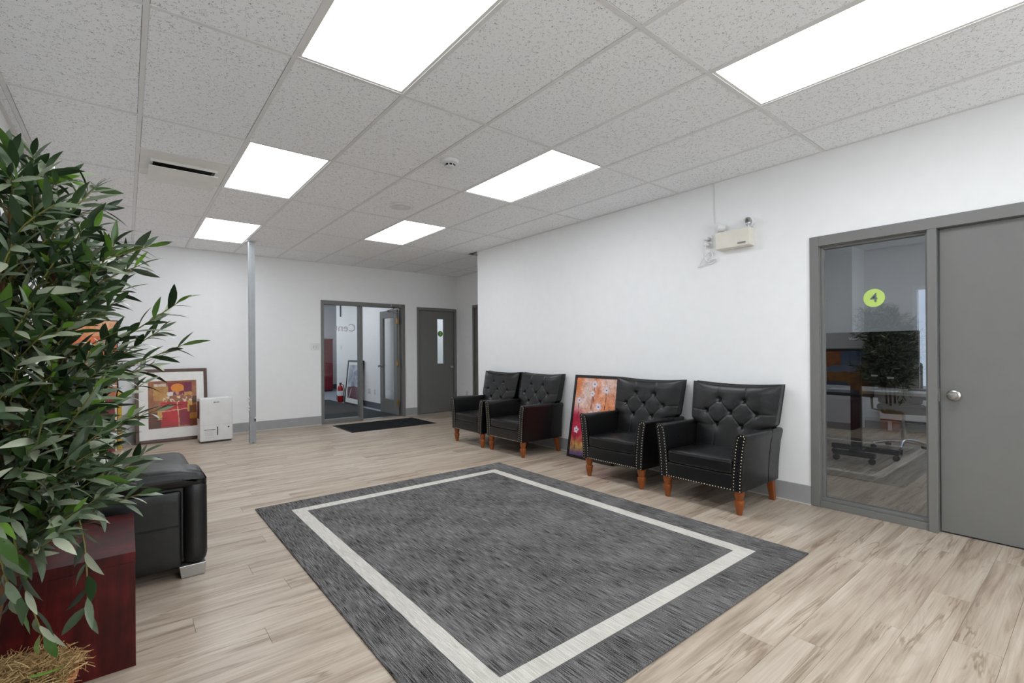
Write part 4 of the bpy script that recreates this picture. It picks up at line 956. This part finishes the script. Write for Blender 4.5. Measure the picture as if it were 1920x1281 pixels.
stems = [[cpt(-22, 1225, 2.05), cpt(2, 1100, 2.05), cpt(48, 930, 2.05), cpt(95, 780, 2.06), cpt(118, 680, 2.07), cpt(110, 560, 2.05), cpt(80, 430, 2.03), cpt(60, 340, 2.02)],
         [cpt(-40, 1225, 2.0), cpt(-18, 1060, 2.0), cpt(2, 900, 1.98), cpt(20, 740, 1.97), cpt(5, 560, 1.95), cpt(20, 420, 1.97), cpt(10, 330, 1.97)],
         [cpt(-30, 1200, 2.1), cpt(-34, 1050, 2.12), cpt(-40, 850, 2.2), cpt(10, 650, 2.25), cpt(40, 480, 2.3), cpt(40, 380, 2.28)]]
stp = []
for st_, r0 in zip(stems, (.015, .013, .013)):
    pth = smooth_path(st_, 6); stp.append(pth); n = len(pth)
    MB().tube(pth, [r0*(1-.72*i/n) for i in range(n)], 8).build('trunk', 'bark', tree, smooth=True)
leaf_shapes = []
for k in range(5):
    L, Wd = 1.0, .109+.014*(k % 3); bend = (.10, .22, .34, .16, .28)[k]; prof_ = [(0, .10), (.12, .55), (.3, .95), (.5, 1.0), (.7, .78), (.88, .38), (1.0, .02)]
    vs, fs = [], []
    for s_, wq in prof_:
        cz = -bend*s_*s_*.9; wd = Wd*wq; tw = (.25 if k % 2 else -.2)*s_
        for u in (-1, 0, 1): vs.append((s_*(1-.12*bend), u*wd*math.cos(tw), cz+(.22*wd if u else 0)+u*wd*math.sin(tw)))
    for i in range(len(prof_)-1):
        for j in range(2): a = i*3+j; fs.append((a, a+3, a+4, a+1))
    leaf_shapes.append((vs, fs))
leaf_mesh = []
for vs, fs in leaf_shapes:
    me = bpy.data.meshes.new('leaf'); me.from_pydata(vs, [], [f[::-1] for f in fs]); me.materials.append(M['leaf']); me.shade_smooth(); leaf_mesh.append(me)
leaves = []; twigs = MB()
def leaf_at(p, d, up, size, roll):
    x = d.normalized(); z = (up-x*up.dot(x)); z = z.normalized() if z.length > 1e-3 else Vector((0, 0, 1)); y = z.cross(x)
    m3 = Matrix((x, y, z)).transposed().to_4x4(); m3 = Matrix.Translation(p) @ m3 @ Matrix.Rotation(roll, 4, 'X') @ Matrix.Scale(size, 4)
    wx = p.x+TX+x.x*size; wy = p.y+TY+x.y*size
    if wx < XL+.015 or p.x+TX < XL+.015: return
    if (wx < -.40 and wy > 2.22 and p.z < 1.36) or (p.x+TX < -.40 and p.y+TY > 2.22 and p.z < 1.36): return
    leaves.append((m3, R.randrange(5)))
def spray(p0, p1, droop, nl, size, start=.28, rtw=.0032):
    # a twig from p0 to p1 with leaves along it
    mid = (p0+p1)/2+Vector((R.uniform(-.03, .03), R.uniform(-.03, .03), R.uniform(.01, .05)-droop*.3)); end = p1+Vector((0, 0, -droop*.2))
    pth = smooth_path([p0, mid, end], 6); n = len(pth)
    twigs.tube(pth, [rtw*(1-.6*i/n) for i in range(n)], 5, False)
    ph = R.uniform(0, 6.28)
    for k in range(nl):
        s_ = start+(1-start)*k/(nl-1); fi = s_*(n-1); i = min(int(fi), n-2); p = pth[i].lerp(pth[i+1], fi-i); tdir = (pth[i+1]-pth[i]).normalized()
        ph += 2.4+R.uniform(-.5, .5); a = Vector((0, 0, 1)) if abs(tdir.z) < .9 else Vector((1, 0, 0)); u = (a-tdir*a.dot(tdir)).normalized(); w_ = tdir.cross(u)
        side = u*math.cos(ph)+w_*math.sin(ph); sp = R.uniform(.45, 1.0) if k < nl-1 else .1
        d = (tdir+side*sp).normalized(); d.z -= droop*.5; d.normalize()
        sz = size*R.uniform(.72, 1.2)*(.75 if s_ > .85 else 1)
        leaf_at(p, d, Vector((side.x*-.3, side.y*-.3, 1))+Vector((R.uniform(-.5, .5), R.uniform(-.5, .5), 0)), sz, R.uniform(-.95, .95))
# sprays whose tips show against the wall, from the photograph's outline
tips = [(285, 455, 1.98), (262, 492, 2.05), (340, 558, 2.0), (342, 628, 2.02), (300, 600, 2.1), (312, 742, 1.96), (268, 700, 2.06), (262, 905, 1.92), (235, 880, 1.98), (180, 345, 2.05), (200, 388, 2.1), (182, 420, 1.95), (62, 285, 2.1), (92, 315, 2.05), (18, 275, 1.98),
        (130, 330, 2.15), (240, 470, 2.12), (228, 540, 2.1), (290, 660, 2.14), (250, 760, 2.0), (270, 830, 2.05), (212, 800, 1.93), (170, 640, 1.85), (150, 560, 1.86), (200, 900, 1.9), (140, 480, 1.85), (110, 400, 1.9), (60, 360, 1.84), (40, 450, 1.8), (100, 640, 1.8), (60, 560, 1.78), (130, 720, 1.82), (70, 760, 1.78), (150, 850, 1.84), (30, 660, 1.76), (190, 700, 1.88), (210, 620, 1.95), (40, 850, 1.8), (110, 880, 1.84)]
def near_stem(q, st_=None):
    pth = st_ or R.choice(stp); hi = [p for p in pth if p.z > .6]
    lo = [p for p in hi if p.z < q.z-.02] or hi[:3]; return min(lo, key=lambda p: abs((q.z-p.z)-.16-.25*math.hypot(q.x-p.x, q.y-p.y)))
for px, py, yy in tips:
    q = cpt(px, py, yy); spray(near_stem(q), q, .05 if py < 600 else .18, 17, .098)
# drooping sprays over the table and the moss
for (a, b, c) in (((100, 850, 1.95), (155, 1000, 1.92), (165, 1150, 1.90)), ((20, 960, 1.9), (40, 1080, 1.88), (82, 1195, 1.88)), ((-10, 930, 1.86), (0, 1040, 1.84), (25, 1130, 1.83))):
    p0, pm_, p1 = cpt(*a), cpt(*b), cpt(*c); pth = smooth_path([near_stem(p0+Vector((0, 0, .12))), p0, pm_, p1], 7); n = len(pth); twigs.tube(pth, [.0032*(1-.5*i/n) for i in range(n)], 5, False)
    for k in range(17):
        fi = (.30+.70*k/16)*(n-1); i = min(int(fi), n-2); p = pth[i].lerp(pth[i+1], fi-i); td = (pth[i+1]-pth[i]).normalized(); s_ = -1 if k % 2 else 1
        d = (td*.9+_R*s_*R.uniform(.4, .9)+_F*R.uniform(-.5, .3)); leaf_at(p, d, -_F*.8+Vector((0, 0, .4))+_R*R.uniform(-.6, .6), .092*R.uniform(.75, 1.15), R.choice((0, 0, math.pi))+R.uniform(-.5, .5))
# inner and far sides of the crown
for k in range(300):
    z = R.uniform(.70, 1.72); q0 = min(R.choice(stp), key=lambda p: abs(p.z-z)); q0 = min([p for st_ in stp for p in st_], key=lambda p: abs(p.z-z)+R.uniform(0, .3))
    a = R.uniform(0, 6.283); rr = R.uniform(.22, .46)*(1.0-.35*max(0, (z-1.45)/.3)); q = Vector((q0.x*.5+rr*math.cos(a)*.8, q0.y*.4+rr*math.sin(a), z+R.uniform(.0, .16)))
    if q.x+TX < XL+.06: q.x = XL+.06-TX
    # keep the outline seen in the photograph
    W_ = Vector((q.x+TX, q.y+TY, q.z-HC)); dd = W_.dot(_F); px = 960+F_PX*W_.dot(_R)/dd; py = CY-F_PX*W_.dot(_U)/dd
    lim = 60+ (py-250)*.9 if py < 450 else (225 if py < 900 else 225-(py-900)*.6)
    if px > lim or py < 285 or py > 985: continue
    spray(near_stem(q), q, .04 if z > 1.1 else .12, 14, .096)
twigs.build('twigs', 'twig_green', tree, smooth=True)['kind'] = 'stuff'
# the leaves that show largest are single leaves, the others one mass
def vis(m3):
    c0 = m3 @ Vector((.5, 0, 0)); W_ = Vector((c0.x+TX, c0.y+TY, c0.z-HC)); dd = W_.dot(_F); px = 960+F_PX*W_.dot(_R)/dd; py = CY-F_PX*W_.dot(_U)/dd
    return dd+(0 if 10 < px < 1900 and 0 < py < 1270 else 5)
order = sorted(range(len(leaves)), key=lambda i: vis(leaves[i][0]))
fol = MB()
for rank, i in enumerate(order):
    m3, k = leaves[i]
    if rank < 299:
        o = bpy.data.objects.new('leaf', leaf_mesh[k]); col.objects.link(o); o.parent = tree; o.matrix_local = m3
    else: fol.add([m3 @ Vector(p) for p in leaf_shapes[k][0]], [f[::-1] for f in leaf_shapes[k][1]])
me = bpy.data.meshes.new('foliage'); me.from_pydata(fol.v, [], fol.f); me.materials.append(M['leaf']); me.shade_smooth()
o = bpy.data.objects.new('foliage', me); col.objects.link(o); o.parent = tree; o['kind'] = 'stuff'
fl_ = MB().add([m for m in leaf_shapes[0][0]], leaf_shapes[0][1]); 
o = bpy.data.objects.new('leaf', leaf_mesh[0]); col.objects.link(o); o.parent = tree; o.matrix_local = Matrix.Translation((.03, -.06, .30)) @ Matrix.Rotation(rad(-15), 4, 'Z') @ Matrix.Rotation(math.pi, 4, 'X') @ Matrix.Scale(.1, 4)
print('leaves', len(leaves))
